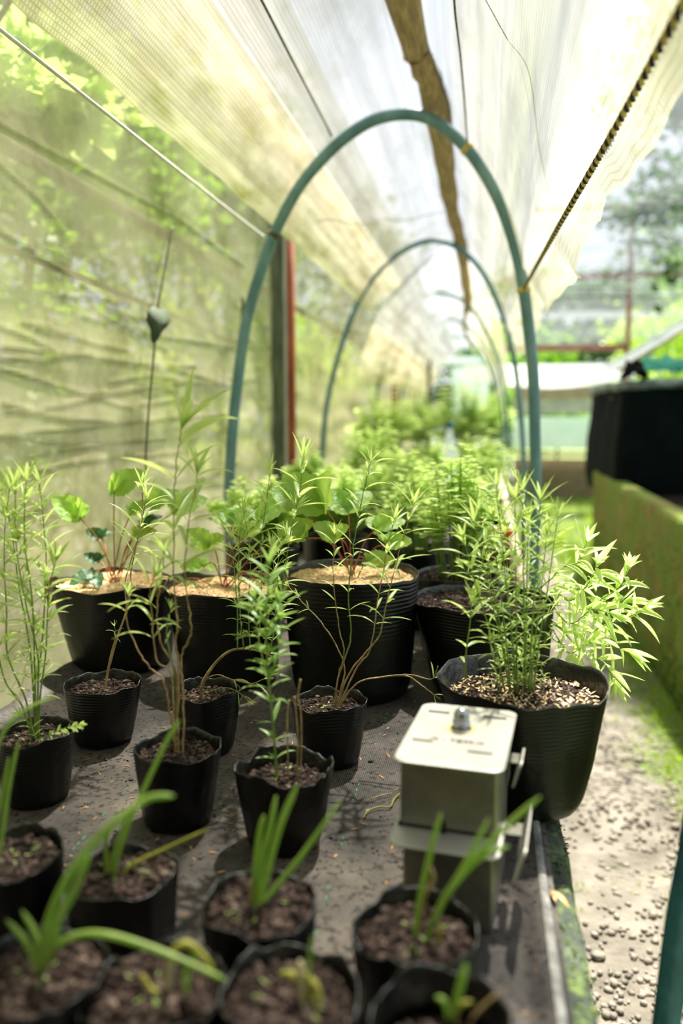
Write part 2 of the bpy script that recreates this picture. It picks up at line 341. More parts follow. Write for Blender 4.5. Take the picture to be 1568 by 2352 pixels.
        mt_ = N.new('ShaderNodeMix'); mt_.data_type = 'RGBA'; L.new(tp_.outputs[0], mt_.inputs[0]); L.new(mpm.outputs[2], mt_.inputs[6]); mt_.inputs[7].default_value = lin('f2f0dc')
        mk = mt_
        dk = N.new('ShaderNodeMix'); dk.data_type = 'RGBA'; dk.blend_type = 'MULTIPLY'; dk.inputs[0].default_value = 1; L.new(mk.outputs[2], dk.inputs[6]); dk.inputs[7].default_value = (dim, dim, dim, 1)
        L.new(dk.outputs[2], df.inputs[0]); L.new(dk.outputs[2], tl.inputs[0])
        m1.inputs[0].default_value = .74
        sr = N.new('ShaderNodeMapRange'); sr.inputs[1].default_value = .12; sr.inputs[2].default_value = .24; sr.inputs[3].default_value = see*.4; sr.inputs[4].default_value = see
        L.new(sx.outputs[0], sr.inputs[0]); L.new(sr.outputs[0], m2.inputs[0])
    return m
M['net'] = film_mat('algae_stained_net', True)
M['film'] = film_mat('greenhouse_film', False)
M['film_far'] = film_mat('patched_film', False, .18, 1.0)
M['shade'] = mat('grey_shade_net', ['6f757a', '9aa0a8'], 3, .8, trans=.3, alpha=.45)

def uvmap(o, fn):
    me = o.data; uv = me.uv_layers.new(name='UV'); n = len(me.loops)
    idx = np.empty(n, dtype=np.int32); me.loops.foreach_get('vertex_index', idx)
    t = np.array([fn(i) for i in range(len(me.vertices))], dtype=np.float32)
    uv.data.foreach_set('uv', t[idx].ravel())

# ------------------------------------------------------------------ ground and path
XB0, XB1, ZB = -.957, .131, .80
m = MB()
m.grid(lambda u, v: (lambda x, y: (x, y, .012*fbm((x*1.3, y*1.3, 0))))(-12+24*u, -3+42*v), 90, 150)
tag(m.build('ground', M['path']), kind='structure')
# the slab crack across the path
m = MB(); pts = []
for i in range(40):
    t = i/39; p = at(1300+260*t, 1978+22*t, 2, .0); pts.append((p.x, p.y+.006*math.sin(i*1.9), .006))
pts = [(x, y, .012*fbm((x*1.3, y*1.3, 0))+.0015) for x, y, z in pts]
vs = []; 
for i, p in enumerate(pts):
    wd = .006+.003*math.sin(i*2.3); vs += [(p[0], p[1]-wd, p[2]), (p[0], p[1]+wd, p[2])]
m.add(vs, [(2*i, 2*i+2, 2*i+3, 2*i+1) for i in range(39)])
crack = m.build('trim_1', mat('dark_joint', ['1c1914', '2e2a22'], 20, .95)); tag(crack, kind='structure')
# gravel scattered over the path (nobody could count it)
m = MB(); g = random.Random(3)
ico_v = [(0, 0, 1), (.9, 0, .4), (.28, .85, .4), (-.72, .53, .4), (-.72, -.53, .4), (.28, -.85, .4), (.72, .53, -.4), (-.28, .85, -.4), (-.9, 0, -.4), (-.28, -.85, -.4), (.72, -.53, -.4), (0, 0, -1)]
ico_f = [(0,1,2), (0,2,3), (0,3,4), (0,4,5), (0,5,1), (1,6,2), (2,7,3), (3,8,4), (4,9,5), (5,10,1), (2,6,7), (3,7,8), (4,8,9), (5,9,10), (1,10,6), (11,7,6), (11,8,7), (11,9,8), (11,10,9), (11,6,10)]
def lump(mb, c, r, g, flat=.6, mi=0):
    a = g.uniform(0, 6.28); sx, sy, sz = r*g.uniform(.7, 1.3), r*g.uniform(.6, 1.1), r*g.uniform(.5, 1)*flat/.6
    ca, sa = math.cos(a), math.sin(a)
    mb.add([(c[0]+(x*sx*ca-y*sy*sa)*(j:=g.uniform(.8, 1.2)), c[1]+(x*sx*sa+y*sy*ca)*j, c[2]+z*sz*flat) for x, y, z in ico_v], ico_f, mi)
for i in range(9000):
    x = .14+.85*g.random()**1.0; y = 1.0+5.5*g.random()**1.5
    if noise.noise(Vector((x*2.2, y*1.4, 3))) < g.uniform(-.75, .3): continue
    r = g.uniform(.004, .013) * (1.5 if g.random() < .08 else 1)
    lump(m, (x, y, .012*fbm((x*1.3, y*1.3, 0))+r*.35), r, g)
tag(m.build('gravel', M['pebble']), 'loose grey pebbles strewn over the concrete path', 'gravel', kind='stuff')
# grass / moss tufts along the foot of the mossy bed and in the joints
m = MB()
def tuft(mb, c, h, n, g, sp=.02):
    for k in range(n):
        a = g.uniform(0, 6.28); r = g.uniform(0, sp); x, y = c[0]+r*math.cos(a), c[1]+r*math.sin(a)
        d = Vector((g.uniform(-1, 1), g.uniform(-1, 1), g.uniform(1, 2.5))).normalized(); s = Vector((d.y, -d.x, 0)).normalized()*h*.07
        hh = h*g.uniform(.5, 1.1); p = Vector((x, y, c[2]))
        mb.add([p-s, p+s, p+d*hh*.6+s*.6+Vector((0, 0, 0)), p+d*hh+Vector((d.x, d.y, -.3))*hh*.3], [(0, 1, 2), (0, 2, 3)])
for i in range(1500):
    y = 1.6+7.5*g.random(); x = .93-abs(g.gauss(0, .11))-.005
    if x < .2: continue
    tuft(m, (x, y, .0), g.uniform(.015, .04), 9, g, .03)
for i in range(260):
    x = g.uniform(.16, .9); y = g.uniform(1.1, 6)
    if noise.noise(Vector((x*3, y*2, 9))) > .12: tuft(m, (x, y, 0), .018, 7, g, .03)
for i in range(900):
    tuft(m, (g.uniform(-.2, 4), g.uniform(8, 14.5), 0), g.uniform(.05, .16), 7, g, .1)
tag(m.build('grass', M['tree3']), 'short bright green grass and moss along the path edges', 'grass', kind='stuff')

m = MB(); m.box((.6, -1.3, 1.6), (6.4, .12, 3.2)); tag(m.build('wall_sky_blocker', mat('dark_blocker_boards', ['20241a', '33382a', '454a38'], 4, .9, .3, 20, stretch=(1, 1, .2)), smooth=False), kind='structure')  # unseen wall added behind the camera to block sky light
# ------------------------------------------------------------------ the bench the pots stand on
bench = thing('raised_bench', (XB0, 1, 0), 'long mossy concrete bench that carries all the black pots', 'bench')
m = MB()
def benchsec(y):
    return [(XB0, y, 0), (XB0, y, ZB-.012), (.085, y, ZB-.012), (XB1-.012, y, ZB-.018), (XB1, y, ZB-.035), (XB1, y, 0)]
ny = 220
vs = []
for j in range(ny):
    y = -.6+14.4*(j/(ny-1))
    for i, p in enumerate(benchsec(y)):
        q = Vector(p)
        if i in (3, 4): q += Vector((.006*fbm((y*9, i, 2)), 0, .006*fbm((y*11, i, 5))))
        vs.append(q)
fs = [(j*6+i, j*6+i+1, (j+1)*6+i+1, (j+1)*6+i) for j in range(ny-1) for i in range(5)]
m.add(vs, fs); m.build('bench_body', M['kerb'], bench)
# mossy lumps on the kerb edge
m = MB()
for i in range(900):
    y = g.uniform(.5, 2.6); x = g.uniform(.098, .133)
    if noise.noise(Vector((x*12, y*7, 1))) < -.05: continue
    lump(m, (x, y, ZB-.016-(.016*max(0, x-.115)/.018)), g.uniform(.0015, .004), g)
tag(m.build('moss_edge', M['kerb2'] if 'kerb2' in M else mat('kerb_moss', ['26330f', '45591f', '6c7c38'], 60, .95, .6), bench), 'green moss along the bench edge', kind='stuff')
matob = thing('weed_mat', (-.4, 1.5, ZB), 'black woven ground cover, dusty and littered, spread over the bench', 'weed mat')
m = MB()
def matf(u, v):
    y = -.6+14.4*v**1.7; x = XB0+.005 + (.094-XB0)*u
    z = ZB + .0022*fbm((x*4, y*4, 1)) + .0012*fbm((x*11, y*7, 4))
    z += .004*math.exp(-((x-.083)/.010)**2)         # the fold along the kerb
    if x < -.88: z += .018*((-.88-x)/.07)*(1+.9*fbm((x*3, y*5, 2)))
    return (x, y, z+.003)
m.grid(matf, 130, 420)
m.build('woven_sheet', M['mat'], matob)
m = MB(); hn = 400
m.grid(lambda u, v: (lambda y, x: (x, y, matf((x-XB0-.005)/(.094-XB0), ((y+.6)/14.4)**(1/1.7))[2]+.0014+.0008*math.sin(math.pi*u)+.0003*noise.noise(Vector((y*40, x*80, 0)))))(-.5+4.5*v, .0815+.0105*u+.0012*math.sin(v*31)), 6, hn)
o = m.build('hem_sheen_strip', mat('painted_hem_sheen', ['4a4a46', '7c7c76', 'a8a8a0'], 26, .6, .4, 120), matob); o['label'] = 'pale fold line, sheen painted in'  # sheen along the fold, put into a pale grey strip
m = MB()
for xl in (-.188, -.555, -.92):
    y = .45
    while y < 3.2:
        l = g.uniform(.006, .016); xx = xl+.004*math.sin(y*9)+g.uniform(-.0012, .0012)
        if g.random() < .45:
            z = matf((xx-XB0-.005)/(.094-XB0), ((y+.6)/14.4)**(1/1.7))[2]+.0012
            m.add([(xx-.0007, y, z), (xx+.0007, y, z), (xx+.0007, y+l*.7, z), (xx-.0007, y+l*.7, z)], [(0, 1, 2, 3)])
        y += l+g.uniform(.003, .010)
tag(m.build('stitching', M['stitch'], matob), 'green dashed marker thread', kind='stuff')
def matz(x, y): return matf((x-XB0-.005)/(.094-XB0), ((y+.6)/14.4)**(1/1.7))[2]
# soil crumbs spilled over the mat
m = MB()
for i in range(9500):
    x = g.uniform(-.93, .12); y = .55+1.9*g.random()
    dn = noise.noise(Vector((x*6, y*6, 2)))
    if dn < g.uniform(-.2, .7): continue
    r = g.uniform(.0006, .0024)*(2.2 if g.random() < .05 else 1)
    lump(m, (x, y, (matz(x, y) if x < .094 else ZB-.012)+r*.3), r, g)
tag(m.build('soil_debris', M['crumb']), 'dark soil crumbs spilled over the woven mat', 'soil crumbs', kind='stuff')
m = MB()
for i in range(420):
    x = g.uniform(-.9, .08); y = .7+1.3*g.random(); a = g.uniform(0, 6.28); l = g.uniform(.003, .009); wd = l*.22
    z = matz(x, y)+.0012; d = Vector((math.cos(a), math.sin(a), g.uniform(-.1, .25)))*l; s = Vector((-math.sin(a), math.cos(a), 0))*wd
    p = Vector((x, y, z))
    m.add([p-d, p-d*.3+s, p+d, p-d*.3-s], [(0, 1, 2, 3)])
tag(m.build('chaff_litter', M['chip']), 'tan husk flakes and straw bits littering the mat', 'litter', kind='stuff')

# ------------------------------------------------------------------ leaves and stems
def leaf(mb, p, d, Ln, W, droop=.5, up=Vector((0, 0, 1)), segs=6, mi=0, ov=0, fold=.25):
    d = d.normalized(); s = d.cross(up)
    s = s.normalized() if s.length > 1e-4 else Vector((1, 0, 0))
    q = Vector(p); vs = []
    for i in range(segs+1):
        t = i/segs
        if ov: wd = W*math.sin(math.pi*min(1, .06+.94*t**.72))
        else: wd = W*(math.sin(math.pi*min(1, .05+.95*t**.85)))**.8
        if i == segs: wd = W*.03
        dd = (d+Vector((0, 0, -droop*t*1.3))).normalized(); nn = s.cross(dd).normalized()
        vs += [q-s*wd/2+nn*wd*fold, q, q+s*wd/2+nn*wd*fold]
        q = q+dd*(Ln/segs)
    fs = []
    for i in range(segs):
        b = 3*i; fs += [(b, b+1, b+4, b+3), (b+1, b+2, b+5, b+4)]
    mb.add(vs, fs, mi)
def leafy_stem(parent, pts, r0=.0016, L=.035, sp=.016, start=.15, seed=0, mats=('stem', 'leaf'), wr=.112, droop=.5, top=True, prof=None, kink=0, shoots=0):
    L *= 1.3; sp *= 1.15
    g = random.Random(seed)
    P = catmull(pts, 6); n = len(P)
    if kink:
        P = [p+Vector((g.gauss(0, kink), g.gauss(0, kink), 0)) if 0 < i < n-1 else p for i, p in enumerate(P)]
    mb = MB(); mb.tube(P, [r0*(1-.6*i/(n-1)) for i in range(n)], 6)
    st = mb.build('stem', M[mats[0]], parent, loc=P[0])
    lb = MB(); acc = 0; tot = sum((P[i+1]-P[i]).length for i in range(n-1)); run = 0; phi = g.uniform(0, 6.28); nxt = start*tot
    for i in range(n-1):
        sl = (P[i+1]-P[i]).length; tdir = (P[i+1]-P[i]).normalized() if sl > 1e-7 else Vector((0, 0, 1))
        while run+sl > nxt:
            q = P[i].lerp(P[i+1], max(0, min(1, (nxt-run)/sl))); f = nxt/tot
            k = prof(f) if prof else (.45+.75*f if f < .8 else 1.05-.9*(f-.8))
            a0 = tdir.orthogonal().normalized(); b0 = tdir.cross(a0)
            for sgn in (0, math.pi):
                a = phi+sgn+g.uniform(-.3, .3); o = a0*math.cos(a)+b0*math.sin(a)
                if g.random() < .07: continue
                rise = .55+.9*max(0, f-.55)+g.uniform(-.25, .25)
                leaf(lb, q+o*r0*.8, o+tdir*rise, L*k*g.uniform(.75, 1.2), L*k*wr*g.uniform(.85, 1.25), droop*g.uniform(.4, 1.5), up=tdir)
                if shoots and g.random() < shoots:
                    for z in range(3):
                        leaf(lb, q+o*.002, o*.6+tdir+Vector((g.uniform(-.5, .5), g.uniform(-.5, .5), .2)), L*k*.42, L*k*.07, .3, up=tdir)
            phi += math.pi/2+g.uniform(-.25, .25); nxt += sp*g.uniform(.75, 1.3)*(1.15-.35*f)
        run += sl
    if top:
        for z in range(6):
            a = z*2.4+phi; o = Vector((math.cos(a), math.sin(a), 0))
            leaf(lb, P[-1], o*.45+tdir, L*g.uniform(.5, .85), L*wr*.8, droop*.5, up=tdir)
    if lb.v: lb.build('leaves', M[mats[1]], st, loc=P[0])
    return st
def pixstem(pp, Y, dy=0.0, y0=0.0):
    """stem given by photo points at its pot's distance; leans dy away over its length"""
    n = len(pp); return [at(x, y, 1, Y+y0+dy*i/(n-1)) for i, (x, y) in enumerate(pp)]

# ------------------------------------------------------------------ pots
def make_pot(root, B, R0, R1, H, lean, seed, soil='soil', fill=.86, ridges=True, wob=1.0, rolled=False, square=0):
    """soft black nursery bag: base centre B, base radius R0, rim radius R1, height H"""
    g = random.Random(seed); off = seed*7.3
    def rad(a, t):
        r = R0+(R1-R0)*(t**.8)
        if t < .08: r *= .93+.07*math.sqrt(t/.08)
        r *= 1+.018*wob*fbm((math.cos(a)*1.2, math.sin(a)*1.2, t*1.2+off))*(.5+t)
        r += R1*.035*wob*(t**3)*noise.noise(Vector((math.cos(a)*2.1+off, math.sin(a)*2.1, 5)))
        if square: r *= 1+square*(abs(math.cos(2*a))-.5)*-.12
        if ridges and t > .5:
            r += .00065*(R1/.07)**.4*math.sin(t*2*math.pi*(20 if H < .16 else 30)+.5*math.sin(a*2))*min(1, (t-.5)*5)*(.6+.4*math.sin(a*2+off))
        r += .0012*noise.noise(Vector((math.cos(a)*5, math.sin(a)*5+off, t*2)))
        return r
    def zt(a, t): 
        return H*t + (t**4)*(.004+H*.055)*wob*noise.noise(Vector((math.cos(a)*1.7+off, math.sin(a)*1.7, 1.5))) + (t**8)*.0035*wob*noise.noise(Vector((math.cos(a)*6+off, math.sin(a)*6, 8.5)))
    nA = 96; T = [0, .01, .03, .06, .1] + [.1+.4*i/14 for i in range(1, 15)]+[.5+.5*i/(60 if ridges else 14) for i in range(1, (61 if ridges else 15))]
    B = Vector(B); mb = MB(); vs = []
    def pos(a, t, dr=0, dz=0):
        r = rad(a, t)+dr
        return B + Vector((lean[0]*t+r*math.cos(a), lean[1]*t+r*math.sin(a), zt(a, t)+dz))
    for t in T:
        for i in range(nA): vs.append(pos(2*math.pi*i/nA, t))
    rows = len(T)
    # rim lip then inside wall
    for (dr, dz) in ((-.0004, .0009), (-.0016, .0004)):
        for i in range(nA): vs.append(pos(2*math.pi*i/nA, 1, dr, dz))
    for t in (.97, .9, .82, .72):
        for i in range(nA): vs.append(pos(2*math.pi*i/nA, t, -.0022))
    rows += 6
    fs = [(j*nA+i, j*nA+(i+1) % nA, (j+1)*nA+(i+1) % nA, (j+1)*nA+i) for j in range(rows-1) for i in range(nA)]
    vs.append(B+Vector((0, 0, .001))); c = len(vs)-1
    fs += [(c, (i+1) % nA, i) for i in range(nA)]
    mb.add(vs, fs); mi = [0]*len(fs)
    for j in range(rows-1):
        if j >= len(T)-2:
            for i in range(nA): mi[j*nA+i] = 1
    mb.m = mi
    nm = 'pot'
    po = mb.build(nm, [M['bag'], M['bag_rim']], root, loc=B)
    # filling
    sb = MB(); nr = 34; ring = 84
    def sz(a, k):
        x, y = k*math.cos(a), k*math.sin(a)
        return H*fill + H*.03*fbm((x*1.5+off, y*1.5, 0)) + .0045*fbm((x*9*R1/.07+off, y*9*R1/.07, 3), 5) - (.004 if k > .93 else 0)
    vs = []
    for j in range(nr+1):
        k = j/nr
        for i in range(ring):
            a = 2*math.pi*i/ring; r = (rad(a, fill)-.003)*k
            vs.append(B+Vector((lean[0]*fill+r*math.cos(a), lean[1]*fill+r*math.sin(a), sz(a, k))))
    sb.add(vs, [(j*ring+i, j*ring+(i+1) % ring, (j+1)*ring+(i+1) % ring, (j+1)*ring+i) for j in range(nr) for i in range(ring)])
    fz = {'soil': ('soil', 'soil'), 'husk': ('husk_mulch', 'husk')}[soil]
    so = sb.build(fz[0], M[fz[1]], root, loc=B)
    # crumbs / husks lying on the filling
    cb = MB()
    n = int((620 if soil == 'soil' else 2600)*(R1/.07)**(1.2 if soil == 'soil' else .6))
    for k in range(n):
        a = g.uniform(0, 6.28); kk = math.sqrt(g.random())*.95; r = (rad(a, fill)-.004)*kk
        p = B+Vector((lean[0]*fill+r*math.cos(a), lean[1]*fill+r*math.sin(a), sz(a, kk)))
        if soil == 'soil':
            rr = g.uniform(.0010, .0042)*(1.6 if g.random() < .12 else 1)
            lump(cb, p+Vector((0, 0, rr*.2)), rr, g, .8)
        else:
            a2 = g.uniform(0, 6.28); l = g.uniform(.0032, .0055); d = Vector((math.cos(a2), math.sin(a2), g.uniform(-.4, .5)))*l
            s = Vector((-math.sin(a2), math.cos(a2), g.uniform(-.3, .3)))*l*.42; u = Vector((0, 0, l*.35)); p = p+Vector((0, 0, .001))
            cb.add([p-d, p+s, p+d, p-s, p+u], [(0, 1, 4), (1, 2, 4), (2, 3, 4), (3, 0, 4)])
    ck = cb.build('crumbs' if soil == 'soil' else 'husks', M['crumb' if soil == 'soil' else 'husk'], so, smooth=False, loc=B)
    ck['kind'] = 'stuff'
    # centre of the filling, and its level
    return B+Vector((lean[0]*fill, lean[1]*fill, H*fill))
def pot_px(name, label, cat, rc, rw, bc, bw, seed, group=None, h=None, **kw):
    """rc rim centre, rw rim width, bc base centre (photo px); h gives the height when the base is hidden"""
    if h is None:
        B = at(bc[0], bc[1], 2, ZB+.002); top = at(rc[0], rc[1], 1, B.y); H = top.z-ZB; lean = (top.x-B.x, 0)
    else:
        top = at(rc[0], rc[1], 2, ZB+h); B = Vector((top.x, top.y, ZB+.002)); H = h; lean = (0, 0)
    R1 = rw/2*depth(top)/FPX; R0 = bw/2*depth(B)/FPX if bw > 5 else R1*bw
    B.z = ZB+.004
    root = thing(name, B, label, cat, group)
    c = make_pot(root, B, R0, R1, H, lean, seed, **kw)
    return root, c, B, R1, H

LG = None
# --- small pots, middle rows
S1, c1, *_ = pot_px('potted_herb', 'small black pot with one twisted pale stem, at the left between the big strawberry pots', 'potted plant', (236, 1572), 172, (238, 1698), 128, 11, wob=.7)

leafy_stem(S1, pixstem([(240, 1590), (250, 1530), (262, 1480), (285, 1420), (300, 1360), (300, 1320), (305, 1290), (325, 1190), (327, 1120)], c1.y, .02), .0026, .050, .024, .62, 1, ('woody', 'leaf'))
leafy_stem(S1, pixstem([(252, 1530), (262, 1490), (278, 1440), (290, 1400), (287, 1340), (300, 1290), (318, 1230), (335, 1150)], c1.y, -.01), .0018, .045, .03, .75, 2, ('woody', 'leaf'))
leafy_stem(S1, pixstem([(262, 1490), (266, 1460), (263, 1440)], c1.y, -.01), .001, .014, .01, .5, 3, ('stem', 'leaf'))
S2, c2, *_ = pot_px('potted_herb', 'small black pot with a dense leafy herb, at the left edge of the bench', 'potted plant', (80, 1683), 178, (86, 1832), 142, 12, wob=.9)
for i, pp in enumerate([[(78, 1700), (60, 1610), (30, 1540), (15, 1490), (15, 1400), (10, 1300), (12, 1200), (22, 1125)],
                        [(84, 1700), (87, 1600), (86, 1500), (62, 1400), (38, 1260), (35, 1120)],
                        [(86, 1695), (88, 1560), (98, 1460), (106, 1300), (100, 1200), (92, 1115)],
                        [(84, 1700), (80, 1560), (74, 1380), (56, 1240), (60, 1110)],
                        [(82, 1700), (70, 1500), (44, 1350), (28, 1230), (5, 1130)],
                        [(88, 1700), (92, 1600), (105, 1500), (112, 1360), (128, 1290)],
                        [(76, 1705), (50, 1620), (10, 1560), (-10, 1450), (-20, 1300)]]):
    leafy_stem(S2, pixstem(pp, c2.y, rnd.uniform(-.05, .06)), .0017, .046, .019, .25, 20+i, ('stem', 'leaf'), shoots=.25)
leafy_stem(S2, pixstem([(84, 1700), (70, 1665), (55, 1650)], c2.y-.02), .001, .03, .012, .2, 28, ('stem', 'leaf'))
leafy_stem(S2, pixstem([(84, 1700), (110, 1690), (150, 1672), (185, 1665)], c2.y-.03), .0009, .010, .006, .3, 29, ('stem', 'leafbright'), wr=.5)
S3, c3, *_ = pot_px('potted_herb', 'small black pot whose leafy stem is the tallest of all the herb stems', 'potted plant', (409, 1718), 198, (408, 1884), 150, 13, wob=.8)
for i, (pp, L, st, mt) in enumerate([
    ([(405, 1731), (396, 1673), (382, 1587), (370, 1555), (345, 1535), (322, 1501), (296, 1444), (290, 1400), (295, 1365)], .03, .9, 'woody'),
    ([(419, 1740), (422, 1645), (420, 1582), (415, 1530), (420, 1495), (437, 1461), (438, 1429), (432, 1386), (425, 1317), (427, 1260), (435, 1190), (450, 1120), (452, 1090)], .058, .62, 'woody'),
    ([(405, 1740), (402, 1645), (407, 1559), (391, 1513), (373, 1484), (362, 1438), (361, 1406), (365, 1357), (373, 1317), (376, 1275)], .040, .74, 'woody'),
    ([(411, 1740), (409, 1645), (411, 1540), (402, 1478), (407, 1444), (405, 1400), (401, 1357), (399, 1300), (400, 1150), (405, 1070), (411, 1020), (416, 985)], .086, .60, 'woody'),
    ([(404, 1740), (400, 1640), (392, 1545), (362, 1520), (352, 1460), (349, 1415), (344, 1360), (352, 1330)], .045, .68, 'woody'),
    ([(410, 1640), (400, 1540), (385, 1480), (383, 1440), (392, 1400)], .02, .7, 'stem')]):
    leafy_stem(S3, pixstem(pp, c3.y, rnd.uniform(-.02, .03)), .0019, L, .040 if L > .06 else .034 if L > .05 else .025, st, 30+i, (mt, 'leaf'), kink=.0006, prof=(lambda f: .9 if f < .85 else 1.1-.9*(f-.8)), droop=.8)
S4, c4, *_ = pot_px('potted_herb', 'small black pot with a thick brown stem arching over to the right', 'potted plant', (475, 1588), 156, (472, 1722), 124, 14, wob=.9)
leafy_stem(S4, pixstem([(463, 1625), (463, 1582), (470, 1559), (494, 1524), (523, 1498), (555, 1490), (592, 1495), (625, 1508)], c4.y, -.04), .0038, .03, .1, .95, 40, ('woody', 'leaf'), top=False)
leafy_stem(S4, pixstem([(463, 1590), (472, 1562), (500, 1550), (530, 1560), (575, 1570), (605, 1560)], c4.y, -.04), .0017, .03, .05, .6, 41, ('woody', 'leaf'))
leafy_stem(S4, pixstem([(463, 1618), (480, 1590), (520, 1580), (550, 1592), (568, 1608)], c4.y, -.05), .0013, .018, .012, .8, 42, ('stem', 'leaf'))
for i, pp in enumerate([[(545, 1493), (545, 1400), (540, 1340), (533, 1240)], [(560, 1492), (552, 1420), (548, 1300), (552, 1210)], [(575, 1495), (570, 1400), (575, 1280), (560, 1180)],
                        [(592, 1495), (600, 1380), (600, 1250), (612, 1150), (620, 1085)], [(605, 1500), (622, 1380), (640, 1280), (655, 1230)],
                        [(618, 1503), (640, 1400), (655, 1300), (668, 1220), (688, 1130), (695, 1060)], [(620, 1500), (632, 1420), (630, 1330), (625, 1260)]]):
    leafy_stem(S4, pixstem(pp, c4.y-.04, rnd.uniform(-.03, .05)), .0014, .036 if i != 5 else .05, .018, .12, 43+i, ('stem', 'leaf'), shoots=.3)
S5, c5, *_ = pot_px('potted_herb', 'small crumpled black pot with one leafy stem and three dry brown sticks', 'potted plant', (655, 1765), 222, (652, 1932), 162, 15, wob=2.0, fill=.8)
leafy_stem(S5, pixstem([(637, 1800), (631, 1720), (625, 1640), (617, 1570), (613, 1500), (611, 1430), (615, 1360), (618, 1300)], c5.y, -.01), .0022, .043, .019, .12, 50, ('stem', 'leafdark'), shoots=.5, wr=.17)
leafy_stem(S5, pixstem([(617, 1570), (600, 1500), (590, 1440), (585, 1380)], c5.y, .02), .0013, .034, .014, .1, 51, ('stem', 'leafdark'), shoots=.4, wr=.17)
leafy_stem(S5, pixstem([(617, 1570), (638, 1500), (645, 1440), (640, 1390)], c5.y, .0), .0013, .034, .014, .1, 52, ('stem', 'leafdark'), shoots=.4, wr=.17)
for i, pp in enumerate([[(663, 1800), (660, 1700), (660, 1640), (664, 1608)], [(690, 1790), (692, 1690), (690, 1630), (684, 1600), (690, 1560)], [(682, 1795), (684, 1700), (680, 1640), (676, 1600)]]):
    mb = MB(); P = catmull(pixstem(pp, c5.y), 6); mb.tube(P, .0014, 6); o = mb.build('dry_stick', M['woody'], S5, loc=P[0]); o['label'] = 'bare dry brown stick'
S6, c6, *_ = pot_px('potted_herb', 'small black pot with a fan of thin woody stems before the tallest strawberry pot', 'potted plant', (755, 1612), 176, (758, 1747), 130, 16, wob=.9)
for i, (pp, st, L) in enumerate([
    ([(768, 1638), (775, 1560), (800, 1490), (805, 1440), (800, 1360), (810, 1270), (820, 1200), (835, 1130), (850, 1065)], .42, .040),
    ([(770, 1638), (800, 1550), (840, 1500), (870, 1460), (885, 1400), (900, 1330), (925, 1240), (948, 1160)], .5, .044),
    ([(769, 1638), (790, 1530), (745, 1440), (700, 1390), (665, 1350)], .8, .02),
    ([(770, 1638), (815, 1540), (850, 1490), (865, 1400), (885, 1280), (905, 1195)], .5, .042),
    ([(768, 1638), (775, 1560), (790, 1500), (778, 1440), (765, 1330), (768, 1230)], .65, .03),
    ([(770, 1635), (820, 1570), (880, 1555), (940, 1550), (990, 1560), (1005, 1530)], .9, .03),
    ([(860, 1557), (930, 1552), (965, 1572), (990, 1592), (1012, 1606)], .9, .015)]):
    leafy_stem(S6, pixstem(pp, c6.y, rnd.uniform(-.03, .03)), .0017, L, .024, st, 60+i, ('woody' if i != 0 else 'stem', 'leaf'), kink=.0006, top=(i < 5))
# --- big pot at the right edge
S7, c7, B7, R7, H7 = pot_px('potted_herb', 'large ribbed black pot beside the steel box, full of thin upright herb stems', 'potted plant', (1197, 1563), 384, (1217, 1842), 212, 17, wob=1.1, fill=.84)
tops = [(1140, 1120), (1100, 1175), (1182, 1150), (1240, 1150), (1065, 1240), (1090, 1200), (1280, 1190), (1212, 1200), (1160, 1230), (1130, 1190), (1255, 1230), (1200, 1130)]
for i, (tx, ty) in enumerate(tops):
    bx = 1190+(tx-1170)*.30+rnd.uniform(-8, 8)
    pp = [(bx, 1590), (bx+(tx-bx)*.25, 1590-(1590-ty)*.3), (bx+(tx-bx)*.62, 1590-(1590-ty)*.62), (tx, ty)]
    leafy_stem(S7, pixstem(pp, c7.y, rnd.uniform(-.05, .05), rnd.uniform(-.02, .02)), .0016, .043, .0225, .06, 70+i, ('stem', 'leaf'), shoots=.08)
leafy_stem(S7, pixstem([(1068, 1560), (1070, 1500), (1078, 1440), (1083, 1385)], c7.y, 0), .0018, .042, .02, .2, 84, ('stem', 'leaf'), wr=.19)
for i in range(7):
    bx = rnd.uniform(1140, 1240); leafy_stem(S7, pixstem([(bx, 1590), (bx+rnd.uniform(-12, 12), 1550), (bx+rnd.uniform(-25, 25), rnd.uniform(1470, 1520))], c7.y, rnd.uniform(-.04, .04)), .001, .026, .012, .2, 90+i, ('stem', 'leaf'))
m = MB(); g5 = random.Random(9)
for k in range(900):
    a5 = g5.uniform(0, 6.28); r5 = R7*.88*math.sqrt(g5.random()); a6 = g5.uniform(0, 6.28); l5 = g5.uniform(.002, .006); p5 = c7+Vector((r5*math.cos(a5), r5*math.sin(a5), g5.uniform(.002, .007)))
    d5_ = Vector((math.cos(a6), math.sin(a6), g5.uniform(-.5, .6)))*l5; s5 = Vector((-math.sin(a6), math.cos(a6), g5.uniform(-.4, .4)))*l5*.3
    m.add([p5-d5_, p5+s5, p5+d5_, p5-s5], [(0, 1, 2, 3)])
ck = m.build('husk_flakes', M['husk'], S7, smooth=False, loc=B7); ck['kind'] = 'stuff'; ck['label'] = 'pale husk flakes on the dark soil'
